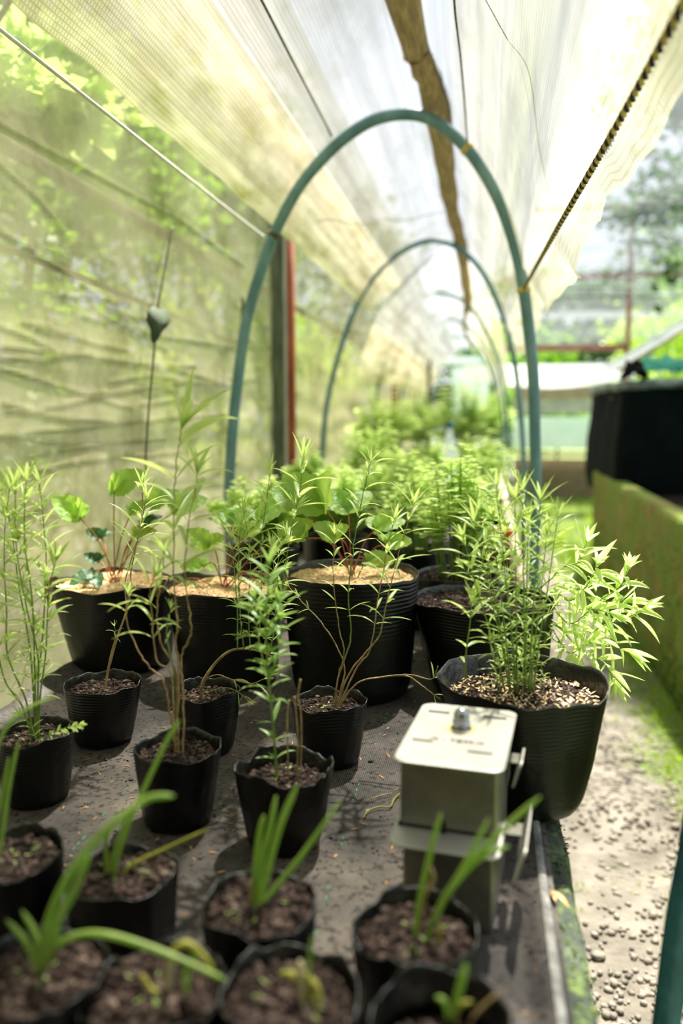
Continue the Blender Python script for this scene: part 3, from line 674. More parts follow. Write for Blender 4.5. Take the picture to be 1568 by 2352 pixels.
# --- big pots behind
S8, c8, B8, R8, H8 = pot_px('potted_herb', 'big black pot of dark bare soil, its herb sprawling out over the path', 'potted plant', (1108, 1376), 318, (1122, 1582), 250, 18, wob=.6, fill=.93)
sprawl = [[(1190, 1400), (1262, 1330), (1300, 1300), (1330, 1290), (1345, 1250)],
          [(1200, 1400), (1290, 1390), (1345, 1400), (1390, 1370), (1425, 1345), (1440, 1310)],
          [(1200, 1400), (1275, 1470), (1330, 1480), (1380, 1440), (1440, 1420), (1475, 1400)],
          [(1200, 1395), (1280, 1440), (1340, 1500), (1385, 1520), (1410, 1560)],
          [(1200, 1390), (1270, 1360), (1310, 1380), (1350, 1340), (1370, 1300)],
          [(1200, 1400), (1260, 1420), (1300, 1450), (1350, 1450), (1400, 1480), (1445, 1500)],
          [(1200, 1400), (1265, 1390), (1300, 1340), (1330, 1350), (1380, 1380), (1430, 1380)],
          [(1200, 1400), (1262, 1440), (1290, 1480), (1310, 1500), (1350, 1480)],
          [(1200, 1380), (1250, 1370), (1290, 1420), (1320, 1430), (1360, 1400), (1400, 1410)]]
for i, pp in enumerate(sprawl):
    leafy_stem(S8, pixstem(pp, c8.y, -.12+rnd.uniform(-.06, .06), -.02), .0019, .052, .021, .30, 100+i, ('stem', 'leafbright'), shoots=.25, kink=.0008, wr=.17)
for i, (tx, ty) in enumerate([(1060, 1300), (1120, 1290), (1190, 1300), (1150, 1270)]):
    leafy_stem(S8, pixstem([(1120+(tx-1120)*.4, 1385), ((tx+1120)/2, 1340), (tx, ty)], c8.y, 0), .0014, .03, .016, .3, 115+i, ('stem', 'leaf'))

def strawberry(root, c, specs, seed, big=1.5):
    """specs: (leaf px x, y, size m, material)"""
    g = random.Random(seed)
    for i, (x, y, sz, mt, tilt) in enumerate(specs):
        sz *= big if sz > .042 else 1.5
        tip = at(x, y, 1, c.y+g.uniform(-.05, .05)); b = c+Vector((g.uniform(-.012, .012), g.uniform(-.012, .012), -.004))
        mid = b.lerp(tip, .5)+Vector((0, g.uniform(-.01, .01), .02+.015*g.random()))
        mb = MB(); P = catmull([b, mid, tip], 8); mb.tube(P, .0015, 6)
        st = mb.build('leaf_stalk', M['red_stem'], root, loc=b)
        lb = MB(); out = (tip-b); out.z = 0; out = out.normalized() if out.length > .01 else Vector((1, 0, 0))
        for k, a in enumerate((0, 1.25, -1.25)):
            d = Matrix.Rotation(a, 3, 'Z') @ out; d = d*.8+Vector((0, .12, tilt+.25*(1 if tilt > 0 else 0)+g.uniform(-.15, .15))); d.normalize()
            Ln = sz*(1 if k == 0 else .86); s = d.cross(Vector((g.uniform(-.5, .5), -.75, .65))).normalized(); nn = s.cross(d)
            vs = []; n = 12
            for j in range(n+1):
                t = j/n; wd = Ln*.82*math.sin(math.pi*min(1, .04+.9*t**.8))**.75*(1 if j % 2 else .9)
                q = tip+d*(Ln*t)+nn*(-.22*Ln*t*t)
                for u in (-1, -.5, 0, .5, 1):
                    vs.append(q+s*u*wd/2+nn*abs(u)*wd*.16+nn*.0016*math.sin(j*1.6)*abs(u)-d*abs(u)*Ln*.07)
            lb.add(vs, [(j*5+q_, j*5+q_+1, j*5+q_+6, j*5+q_+5) for j in range(n) for q_ in range(4)])
        lb.build('leaf', M[mt], st, loc=b)
ST = 'strawberry plants in husk-mulched pots'
A1, ca, *_ = pot_px('potted_strawberry', 'leftmost strawberry pot, pale husk mulch, wilted leaves hanging over its left rim', 'potted plant', (262, 1335), 276, (283, 1522), 214, 19, soil='husk', wob=.8, fill=.95)
strawberry(A1, ca, [(185, 1190, .055, 'berryleaf', .5), (262, 1128, .055, 'berryleaf', .5), (235, 1235, .035, 'berrydark', .2), (300, 1180, .04, 'berryleaf', .3), (350, 1165, .05, 'berryleaf', .4),
                    (400, 1175, .055, 'berryleaf', .3), (310, 1230, .035, 'berryleaf', .2), (215, 1320, .04, 'berrydark', -.2), (192, 1375, .04, 'berrydark', -.6), (140, 1340, .045, 'deadleaf', -.4), (225, 1290, .03, 'berrydark', .2), (330, 1205, .035, 'berrydark', .2)], 1)
A2, cb, *_ = pot_px('potted_strawberry', 'second husk-mulched strawberry pot, yellowing leaves, behind the brown arching stem', 'potted plant', (512, 1345), 262, (530, 1556), 212, 20, soil='husk', wob=1.0, fill=.95)
strawberry(A2, cb, [(530, 1205, .05, 'berryleaf', .4), (480, 1255, .045, 'berryleaf', .2), (595, 1195, .055, 'berryleaf', .4), (465, 1300, .04, 'berryleaf', 0), (625, 1325, .05, 'berrydark', -.5), (600, 1345, .035, 'deadleaf', -.3), (560, 1230, .04, 'berryleaf', .3), (650, 1235, .05, 'berryleaf', .2), (385, 1345, .03, 'deadleaf', -.2)], 2)
A3, cc, *_ = pot_px('potted_strawberry', 'tallest strawberry pot, smooth rim and pale husk mulch, in the middle of the row', 'potted plant', (806, 1318), 312, (808, 1582), 262, 21, soil='husk', wob=.5, fill=.95)
strawberry(A3, cc, [(745, 1165, .075, 'berryleaf', .5), (690, 1170, .055, 'berryleaf', .4), (800, 1175, .06, 'berryleaf', .4), (862, 1215, .05, 'berryleaf', .2), (845, 1290, .04, 'berryleaf', .0), (770, 1235, .04, 'berryleaf', .2), (890, 1250, .045, 'berryleaf', .1), (700, 1235, .045, 'berryleaf', .2)], 3)

# --- round-bladed (spring onion) pots in the foreground
def onion(root, Y, blades):
    for i, (pp, r, mt, dy) in enumerate(blades):
        P = catmull(pixstem(pp, Y, dy), 7); n = len(P); mb = MB()
        r *= .95; mb.tube(P, [r*(.75+.5*math.sin(math.pi*min(1, .15+.8*k/(n-1)))) if k < n-2 else r*(.6 if k < n-1 else .25) for k in range(n)], 8)
        o = mb.build('blade', M[mt], root, loc=P[0])
        if mt != 'blade': o['label'] = {'blade_yellow': 'yellowing bent blade', 'blade_pale': 'pale dry blade stub', 'woody': 'withered brown blade'}[mt]
def sprouts(root, c, R, n, seed):
    g = random.Random(seed)
    for k in range(n):
        mb = MB(); a = g.uniform(0, 6.28); r = R*.8*math.sqrt(g.random()); p = c+Vector((r*math.cos(a), r*math.sin(a), .004))
        for j in range(2):
            leaf(mb, p, Vector((math.cos(a+j*3.1), math.sin(a+j*3.1), .5)), g.uniform(.003, .007), .003, .2, segs=3, ov=1)
        mb.build('seedling', M['leafbright'], root, loc=p)
NP = 'potted_onion'
N1, d1, *_ = pot_px(NP, 'onion pot cut by the left picture edge, behind another onion pot', 'potted plant', (30, 1968), 218, (0, 0), .84, 31, h=.105, wob=1.2, fill=.93)
onion(N1, d1.y, [([(-5, 1985), (8, 1900), (22, 1800), (42, 1705)], .0022, 'blade', 0), ([(-30, 1990), (-15, 1900), (2, 1840), (20, 1740)], .0022, 'blade', 0), ([(-40, 1900), (0, 1700), (60, 1630), (130, 1600)], .0018, 'blade', .06)])
N2, d2, *_ = pot_px(NP, 'wide onion pot with a yellowish blade leaning right, in the second row', 'potted plant', (285, 2012), 250, (0, 0), .88, 32, h=.088, wob=.8, fill=.95, square=1)
onion(N2, d2.y, [([(250, 2042), (246, 2000), (243, 1940), (252, 1900)], .0022, 'blade', 0), ([(262, 2040), (300, 1990), (380, 1950), (480, 1903)], .0020, 'blade_yellow', .01),
                 ([(258, 2040), (272, 1965), (300, 1880), (328, 1818), (380, 1708), (412, 1655)], .0024, 'blade', -.02), ([(248, 2040), (262, 1960), (285, 1890), (300, 1850)], .002, 'blade', .01), ([(255, 2040), (252, 1990), (240, 1930)], .0016, 'blade_yellow', 0)])
N3, d3, *_ = pot_px(NP, 'onion pot with four upright blades, in the middle of the foreground', 'potted plant', (597, 2080), 272, (0, 0), .84, 33, h=.105, wob=.8, fill=.94, square=1)
onion(N3, d3.y, [([(578, 2120), (586, 2000), (595, 1920), (606, 1872)], .0026, 'blade', 0), ([(583, 2115), (600, 1980), (620, 1900), (634, 1828)], .0026, 'blade', .01), ([(588, 2110), (610, 2020), (642, 1900), (682, 1804)], .0030, 'blade', -.01),
                 ([(600, 2078), (640, 2030), (700, 1955), (782, 1838)], .0024, 'blade', .02), ([(584, 2125), (578, 2050), (586, 2010)], .0022, 'blade_yellow', 0)])
N4, d4, *_ = pot_px(NP, 'onion pot leaning blades across the front of the steel box', 'potted plant', (953, 2135), 290, (0, 0), .84, 34, h=.10, wob=1.2, fill=.86)
onion(N4, d4.y, [([(952, 2150), (965, 2060), (990, 1950), (1012, 1868)], .0025, 'blade', -.01), ([(975, 2185), (1005, 2090), (1070, 2000), (1120, 1960), (1168, 1944)], .0026, 'blade', -.02), ([(972, 2185), (1020, 2065), (1080, 1985), (1160, 1900), (1240, 1830)], .0028, 'blade', -.03),
                 ([(970, 2180), (1010, 2080), (1060, 2000), (1122, 1880)], .0026, 'blade', -.03), ([(960, 2140), (975, 2060), (995, 2020), (985, 1985)], .0018, 'woody', -.01), ([(985, 2190), (1010, 2150), (1000, 2110)], .002, 'blade_yellow', -.01)])
N5, d5, *_ = pot_px(NP, 'onion pot in the bottom left corner, long blades arching right over its neighbour', 'potted plant', (88, 2245), 320, (0, 0), .84, 35, h=.105, wob=1.0, fill=.93)
onion(N5, d5.y, [([(88, 2235), (60, 2165), (14, 2112)], .0024, 'blade', 0), ([(90, 2230), (82, 2150), (50, 2090)], .0024, 'blade', .01), ([(95, 2225), (108, 2120), (165, 2000), (245, 1905), (300, 1862), (345, 1832), (400, 1828)], .0030, 'blade', .03),
                 ([(100, 2225), (125, 2130), (170, 2045), (205, 1965)], .0034, 'blade', .0), ([(100, 2225), (140, 2165), (195, 2145), (260, 2150), (350, 2178), (440, 2215), (520, 2252)], .0026, 'blade', .0), ([(92, 2235), (98, 2170), (110, 2120)], .003, 'blade', 0), ([(98, 2230), (122, 2180), (135, 2130)], .0026, 'blade', 0)])
N6, d6, *_ = pot_px(NP, 'pot of a drooping pale onion with bent yellow blades, bottom row', 'potted plant', (352, 2275), 330, (0, 0), .84, 36, h=.10, wob=1.6, fill=.92)
onion(N6, d6.y, [([(383, 2275), (390, 2220), (402, 2180), (432, 2168), (465, 2195), (492, 2232)], .0028, 'blade_yellow', 0), ([(385, 2270), (392, 2215), (398, 2190)], .0040, 'blade_pale', 0), ([(325, 2240), (350, 2275), (400, 2292)], .0022, 'blade_yellow', 0), ([(430, 2280), (426, 2240), (448, 2195), (430, 2170)], .0024, 'blade', 0)])
N7, d7, *_ = pot_px(NP, 'pot of a wilted onion with a crumpled yellow tuft, bottom row centre', 'potted plant', (665, 2290), 320, (0, 0), .84, 37, h=.10, wob=1.4, fill=.92)
onion(N7, d7.y, [([(695, 2320), (692, 2250), (688, 2205)], .0034, 'blade_pale', 0), ([(700, 2300), (680, 2245), (640, 2235)], .003, 'blade_yellow', 0), ([(690, 2240), (722, 2262), (738, 2310), (748, 2355)], .003, 'blade_yellow', -.005), ([(700, 2310), (715, 2255), (690, 2238), (660, 2250)], .0026, 'blade_yellow', 0), ([(705, 2340), (712, 2280), (728, 2250)], .0026, 'blade_yellow', 0), ([(708, 2330), (712, 2200), (718, 2150)], .0014, 'blade', 0)])
N8, d8, *_ = pot_px(NP, 'dark deep onion pot at the bottom right, soil low inside it', 'potted plant', (1010, 2345), 326, (0, 0), .84, 38, h=.115, wob=1.0, fill=.66)
onion(N8, d8.y, [([(1040, 2335), (1058, 2260), (1070, 2215)], .0026, 'blade', 0), ([(1030, 2340), (1020, 2300), (1000, 2290)], .002, 'blade', 0), ([(1045, 2345), (1055, 2310), (1085, 2300)], .002, 'blade_yellow', 0), ([(1080, 2345), (1110, 2310), (1160, 2268)], .0012, 'woody', 0)])
for k, (r_, c_) in enumerate(((N1, d1), (N2, d2), (N3, d3), (N4, d4), (N5, d5), (N6, d6), (N7, d7), (S2, c2), (S5, c5), (S6, c6))):
    sprouts(r_, c_, .045, 7, 200+k)

# --- bushy herbs further back along the bench
def bush(root, c, R, Hh, n, lf, Lm, kind, seed, R0=.05):
    g = random.Random(seed)
    for k in range(n):
        a = g.uniform(0, 6.28); rr = math.sqrt(g.random()); e = c+Vector((R*rr*math.cos(a), R*rr*math.sin(a), Hh*(1-.45*rr*rr)*g.uniform(.55, 1.05)))
        b = c+Vector((R0*rr*math.cos(a), R0*rr*math.sin(a), -.004)); mid = b.lerp(e, .55)+Vector((0, 0, Hh*.10))
        P = catmull([b, mid, e], 5); mb = MB(); mb.tube(P, [.0018*(1-.5*i/(len(P)-1)) for i in range(len(P))], 5)
        st = mb.build('stem', M['stem'], root, loc=b); lb = MB()
        if kind == 'mint':
            for i in range(lf):
                t = .25+.75*i/(lf-1); q = P[min(len(P)-1, int(t*(len(P)-1)))]
                for s in (0, math.pi):
                    a2 = i*1.57+s+g.uniform(-.4, .4); leaf(lb, q, Vector((math.cos(a2), math.sin(a2), .35)), Lm*g.uniform(.7, 1.2), Lm*.62, .5, segs=4, ov=1)
        else:
            for i in range(lf):
                q = P[-1-g.randrange(max(1, len(P)//2))]+Vector((g.gauss(0, Lm), g.gauss(0, Lm), g.gauss(0, Lm*.7)))
                for s in range(3):
                    a2 = s*2.1+g.uniform(-.4, .4); leaf(lb, q, Vector((math.cos(a2), math.sin(a2), .3)), Lm*.7*g.uniform(.7, 1.2), Lm*.62, .3, segs=3, ov=1)
        lb.build('leaves', M['leafbright'], st, loc=b)
def back_pot(px, py, wpx, h, label, seed, R, Hh, n, lf, Lm, kind, name='potted_herb'):
    n = int(n*1.7); lf = int(lf*1.6); Lm *= 1.12; Hh *= 1.2
    root, c, B, R1, H = pot_px(name, label, 'potted plant', (px, py), wpx, (0, 0), .82, seed, h=h, wob=.6, fill=.94, ridges=False)
    bush(root, c, R, Hh, n, lf, Lm, kind, seed, R0=R1*.5)
    return root
back_pot(603, 1258, 170, .20, 'low mint bush in a black pot near the left post, behind two strawberry pots', 51, .17, .20, 34, 9, .030, 'mint')
back_pot(770, 1232, 150, .20, 'broad mint bush in a black pot, straight behind the tallest strawberry pot', 52, .17, .22, 36, 9, .030, 'mint')
back_pot(958, 1262, 160, .22, 'parsley in a black pot of bare soil, just behind the tallest strawberry pot', 53, .12, .22, 26, 11, .016, 'parsley')
back_pot(1050, 1322, 190, .20, 'upright celery in a black pot just behind the pot of dark bare soil', 54, .10, .26, 28, 12, .018, 'parsley')
back_pot(712, 1160, 120, .20, 'mint bush next to the second blue hoop', 55, .12, .22, 30, 9, .034, 'mint')
back_pot(860, 1150, 125, .20, 'dense coriander bush in the middle of the back rows', 56, .18, .30, 34, 12, .022, 'parsley')
back_pot(980, 1130, 110, .20, 'leafy celery bush between the coriander and the clear bottle', 57, .15, .26, 28, 12, .022, 'parsley')
back_pot(1100, 1145, 110, .20, 'bright celery bush near the red pot on the right bench side', 58, .15, .26, 28, 12, .022, 'parsley')
back_pot(880, 1075, 80, .20, 'tall mint bush under the third hoop on its left', 59, .26, .52, 40, 12, .038, 'mint')
back_pot(1060, 1070, 85, .20, 'tall mint bush under the third hoop on its right', 60, .26, .58, 44, 12, .038, 'mint')
back_pot(960, 1030, 60, .20, 'herb bush far down the bench, between the two tall mint bushes', 61, .34, .50, 34, 11, .044, 'mint')
back_pot(1120, 1025, 50, .20, 'herb bush far down the bench at its right edge', 62, .30, .56, 34, 11, .044, 'mint')
back_pot(835, 1195, 110, .20, 'mint bush behind the tallest strawberry pot, close to the coriander', 63, .16, .20, 30, 9, .030, 'mint')
back_pot(935, 1185, 100, .20, 'parsley bush in the gap behind the pot of bare soil', 64, .14, .22, 26, 11, .020, 'parsley')
back_pot(1085, 1235, 100, .20, 'parsley bush nearest the red pot', 65, .11, .20, 26, 11, .018, 'parsley')
# red pot and clear bottle
p = at(1150, 1205, 2, ZB+.16); B = Vector((p.x, p.y, ZB+.004)); rp_ = thing('flower_pot', B, 'small red plastic flower pot on the right bench side, among herbs', 'flower pot')
m = MB(); rings = [(.0, 0), (.036, 0), (.047, .12), (.052, .122), (.052, .142), (.048, .142), (.046, .11), (0, .11)]
m.grid(lambda u, v: (lambda r, z: (B.x+r*math.cos(2*math.pi*u), B.y+r*math.sin(2*math.pi*u), B.z+z))(*rings[min(7, round(v*7))]), 32, 8, wrap=True)
m.build('pot_wall', M['redpot'], rp_, loc=B)
m = MB(); m.grid(lambda u, v: (B.x+.045*v*math.cos(2*math.pi*u), B.y+.045*v*math.sin(2*math.pi*u), B.z+.118+.004*fbm((u*5, v*5, 1))), 24, 6, wrap=True); m.build('soil', M['soil'], rp_, loc=B)
B = at(1032, 1010, 1, 4.9); B = Vector((B.x, 4.9, ZB+.004)); bo = thing('plastic_bottle', B, 'pale clear plastic bottle standing among the far herb bushes', 'bottle')
m = MB(); prof = [(0, 0), (.045, .0), (.05, .02), (.05, .22), (.045, .25), (.02, .32), (.016, .34), (.016, .37)]
prof = [(r*1.25, z*1.4) for r, z in prof]
m.grid(lambda u, v: (lambda r, z: (B.x+r*math.cos(2*math.pi*u), B.y+r*math.sin(2*math.pi*u), B.z+z))(*prof[min(7, round(v*7))]), 28, 8, wrap=True); m.build('bottle_body', M['bottle'], bo, loc=B)
m = MB(); m.tube([B+Vector((0, 0, .515)), B+Vector((0, 0, .545))], .024, 16); m.build('cap', M['teal'], bo, loc=B)
# pale plank along the right edge of the bench, further back
m = MB(); p = [(.095, 2.5), (.10, 6.5)]
m.box((.118, 4.6, ZB+.05), (.028, 4.0, .13)); tag(m.build('edge_plank', M['plank'], loc=(.118, 4.6, ZB)), 'pale plank standing on edge along the far right bench side', 'plank')

# ------------------------------------------------------------------ steel box
a = -math.radians(6.5); ctr = Vector((-.024, 1.005, ZB+.004)); box = thing('steel_box', ctr, 'square stainless steel box with flanged lid and dome nut, standing on the bench', 'metal box')
Rz = Matrix.Rotation(a, 3, 'Z')
def W3(x, y, z): return ctr+Rz @ Vector((x, y, z))
def rrect(w_, d_, r, n=7):
    out = []
    for sx, sy, s0 in ((1, 1, 0), (-1, 1, 90), (-1, -1, 180), (1, -1, 270)):
        for k in range(n):
            t = math.radians(s0+90*k/(n-1)); out.append((sx*(w_/2-r)+r*math.cos(t), sy*(d_/2-r)+r*math.sin(t)))
    return out
def prism(mb, prof, z0, z1, cx=0, cy=0, cap0=True, cap1=True, tilt=0, ty=0):
    n = len(prof); f = lambda z: [W3(x+cx, y+cy, z+tilt*(y-ty)) for x, y in prof]
    e = .0012
    inner = [(x*(1-e/.06), y*(1-e/.06)) for x, y in prof]
    fi = lambda z: [W3(x+cx, y+cy, z+tilt*(y-ty)) for x, y in inner]
    mb.add(fi(z0)+f(z0+e*.6)+f(z1-e*.6)+fi(z1), [(k*n+i, k*n+(i+1) % n, (k+1)*n+(i+1) % n, (k+1)*n+i) for k in range(3) for i in range(n)]+([tuple(range(n))[::-1]] if cap0 else [])+([tuple(3*n+i for i in range(n))] if cap1 else []))
HL = .205
m = MB(); prism(m, rrect(.108, .165, .004, 4), .0, HL-.085); m.build('lower_body', M['steel'], box, smooth=False, loc=ctr)
m = MB(); prism(m, rrect(.114, .172, .004, 4), HL-.082, HL-.0025); m.build('upper_body', M['steel'], box, smooth=False, loc=ctr)
m = MB(); prism(m, rrect(.128, .200, .016), HL-.0025, HL+.001); lid = m.build('lid', M['lidsteel'], box, smooth=False, loc=ctr)
# front tray flange and right-hand hinged flaps
m = MB(); prof = rrect(.128, .075, .014); prism(m, prof, HL-.089, HL-.086, 0, -.085, tilt=.12, ty=0); m.build('front_flange', M['lidsteel'], box, smooth=False, loc=ctr)
def side_flap(z0, y0, ln, hh, nm):
    m = MB(); pr = rrect(ln, hh, .010); n = len(pr)
    for sgn in (0,):
        o_ = .022 if ln > .1 else .010
        A = [W3(.060+o_+(v)*.28, y0+u, z0+v) for u, v in pr]; Bq = [W3(.060+o_+.0025+(v)*.28, y0+u, z0+v) for u, v in pr]
        m.add(A+Bq, [tuple(range(n)), tuple(range(n, 2*n))[::-1]]+[(i, i+n, (i+1) % n+n, (i+1) % n) for i in range(n)])
    m.build(nm, M['lidsteel'], box, smooth=False, loc=ctr)
side_flap(HL-.115, -.03, .13, .045, 'side_flap'); side_flap(HL-.050, .035, .06, .036, 'side_flap')
for y0, z0 in ((-.03, HL-.10), (.05, HL-.045)):
    m = MB(); m.box(W3(.0665 if y0 < 0 else .0615, y0, z0), (.030 if y0 < 0 else .018, .03, .002), a); m.build('flap_bracket', M['steel'], box, smooth=False, loc=ctr)
m = MB(); m.box(W3(0, -.0825, HL-.084), (.118, .006, .0035), a); m.box(W3(-.005, -.088, HL-.080), (.006, .004, .012), a); m.build('seam_gap', mat('black_gap', ['0a0908', '14110e'], 10, .9), box, smooth=False, loc=ctr)
# dome nut
m = MB(); nb = W3(.000, .015, HL+.001)
m.tube([nb, nb+Vector((0, 0, .0015))], .0135, 24); m.tube([nb+Vector((0, 0, .0015)), nb+Vector((0, 0, .0115))], .0115, 6)
dome = [(.0098, .0115), (.0098, .017), (.0092, .021), (.0073, .0248), (.004, .027), (.0004, .0278)]
m.grid(lambda u, v: (lambda r, z: nb+Vector((r*math.cos(2*math.pi*u), r*math.sin(2*math.pi*u), z)))(*dome[min(5, round(v*5))]), 24, 6, wrap=True)
nut = m.build('dome_nut', M['nut'], lid, loc=nb); nut['label'] = 'shiny domed nut'
for (x, y, l) in ((-.037, .066, .028), (.037, .066, .030), (.032, -.052, .030), (-.040, -.035, .026)):
    m = MB(); m.box(W3(x, y, HL+.0022), (l, .0035, .0022), a); m.build('raised_slot', M['lidsteel'], lid, smooth=False, loc=ctr)
m = MB(); m.grid(lambda u, v: nb+Vector(((.0125+.006*v)*math.cos(2*math.pi*u), (.0125+.006*v)*math.sin(2*math.pi*u), .0004)), 24, 3, wrap=True); m.build('rust_ring', mat('rust_ring', ['b5a262', 'cfc08a'], 60, .7), lid, loc=nb)
cu = bpy.data.curves.new('lettering', 'FONT'); cu.body = 'IM 1 TOPP-M'; cu.size = .0105; cu.extrude = .0004; cu.align_x = 'CENTER'; cu.space_character = 1.15
to = bpy.data.objects.new('tmp', cu); C.objects.link(to); bpy.context.view_layer.update()
me = bpy.data.meshes.new_from_object(to.evaluated_get(bpy.context.evaluated_depsgraph_get())); bpy.data.objects.remove(to)
lt = bpy.data.objects.new('lettering', me); C.objects.link(lt); me.materials.clear(); me.materials.append(M['rust'])
lt.parent = lid; lt.location = W3(0, -.030, HL+.0018)-ctr; lt.rotation_euler = (0, 0, a); lt['label'] = 'rust-brown punched lettering'
# fallen root and shoot beside the box
for nm, lb_, pp, r, mt in (('fallen_shoot', 'curled yellow-green shoot lying on the mat left of the steel box', [(835, 1878), (845, 1862), (870, 1853), (895, 1853), (905, 1835), (918, 1822)], .0012, 'blade_yellow'),
                          ('dry_twig', 'thin straight yellowish twig lying above the curled shoot', [(840, 1840), (870, 1828), (900, 1822)], .001, 'woody')):
    m = MB(); P = catmull([at(x, y, 2, ZB+.008) for x, y in pp], 6); m.tube(P, r, 6); tag(m.build(nm, M[mt], loc=P[0]), lb_, 'fallen stem')
p = at(1262, 2050, 2, ZB+.006); m = MB()
leaf(m, p, Vector((.6, -1, .3)), .04, .008, .3, fold=.5); leaf(m, p+Vector((.002, .002, 0)), Vector((.1, -1, .4)), .03, .006, .4, fold=.5)
tag(m.build('dry_leaf', M['chip'], loc=p), 'curled tan dry leaf on the bench right of the steel box', 'dry leaf')

# ------------------------------------------------------------------ hoops
HOOP = [
 ('nearest and widest blue pipe hoop over the bench', 3.0, [(530, 1330), (525, 1150), (533, 1000), (543, 900), (560, 770), (578, 690), (600, 620), (628, 540), (680, 440), (728, 378), (790, 318), (860, 275), (935, 262), (1000, 280), (1072, 342), (1130, 430), (1168, 520), (1195, 620), (1212, 740), (1224, 860), (1228, 1000), (1230, 1150), (1226, 1300)], .0205),
 ('second blue pipe hoop, behind the nearest one', 5.1, [(735, 1180), (740, 1035), (750, 930), (768, 850), (792, 770), (830, 680), (880, 612), (940, 568), (1000, 552), (1060, 575), (1105, 622), (1140, 690), (1168, 770), (1185, 860), (1196, 960), (1202, 1060), (1203, 1180)], .0165),
 ('third blue pipe hoop, half lost among the herbs', 7.2, [(862, 1100), (864, 950), (868, 880), (884, 795), (910, 735), (950, 692), (1000, 672), (1050, 684), (1090, 718), (1122, 775), (1145, 840), (1160, 910), (1168, 1000), (1170, 1100)], .0165)]
prof3 = None
for i, (lb_, Y, pp, r) in enumerate(HOOP):
    P = [at(x, y, 1, Y) for x, y in pp]; P = catmull(P, 5)
    P = P+[Vector((P[-1].x+.005, Y, .25))] if i == 0 else P+[Vector((P[-1].x, Y, .4))]
    P = [Vector((P[0].x, Y, ZB-.1))]+P
    root = thing('pipe_hoop', (P[-1].x, Y, 0), lb_, 'hoop', 'blue pipe hoops over the bench')
    m = MB(); m.tube(P, r, 14); m.build('pipe', M['pipe'], root, loc=(P[-1].x, Y, 0))
    if i == 2: prof3 = [(p.x, p.z) for p in P]
    if i == 0:
        hoop1 = P
        for (x, y) in ((1073, 342), (1203, 662), (622, 545)):
            q = at(x, y, 1, Y); k = min(range(len(P)), key=lambda j: (P[j]-q).length); t = (P[min(k+1, len(P)-1)]-P[k-1]).normalized()
            m = MB(); m.tube([P[k]-t*.010, P[k]-t*.004, P[k]+t*.004, P[k]+t*.010], [r*1.05, r*1.16, r*1.16, r*1.05], 14); m.build('binding', M['rope_y' if x > 700 else 'cord_dark'], root, loc=(P[-1].x, Y, 0))
HF = ['fourth blue pipe hoop, faint through the sheet', 'fifth blue pipe hoop far down the tunnel', 'last blue pipe hoop at the far end of the bench']
for i, Y in enumerate((9.3, 11.4, 13.5)):
    root = thing('pipe_hoop', (prof3[-1][0], Y, 0), HF[i], 'hoop', 'blue pipe hoops over the bench')
    m = MB(); m.tube([(x, Y, z) for x, z in prof3], .0165, 12); m.build('pipe', M['pipe'], root, loc=(prof3[-1][0], Y, 0))
# bamboo ridge
m = MB(); P = catmull([Vector((-.30, -.4, 2.53)), at(925, 0, 2, 2.505), at(972, 150, 2, 2.485), Vector((-.188, 3.0, 2.456)), at(1035, 470, 1, 4.2), Vector((-.170, 5.1, 2.41)), at(1070, 655, 1, 6.4), at(1074, 700, 1, 7.2), at(1066, 752, 1, 8.3), at(1084, 798, 1, 9.6)], 8)
n = len(P); vs = []
for i, p in enumerate(P):
    t = (P[min(i+1, n-1)]-P[max(0, i-1)]).normalized(); s = t.cross(Vector((0, 0, 1))).normalized(); wd = (.046 if p.y < 3.6 else .036 if p.y < 7.5 else .02)*(1+.1*math.sin(i*1.1)); th = .008
    node = 1+.10*math.exp(-((i % 9)-4)**2*1.5)
    for ang in range(10):
        a2 = 2*math.pi*ang/10; vs.append(p+s*wd*node*math.cos(a2)+Vector((0, 0, 1))*th*math.sin(a2))
m.add(vs, [(i*10+j, i*10+(j+1) % 10, (i+1)*10+(j+1) % 10, (i+1)*10+j) for i in range(n-1) for j in range(10)])
tag(m.build('bamboo_ridge', M['bamboo'], loc=P[0]), 'weathered split bamboo ridge running along the top of the hoops', 'bamboo pole')

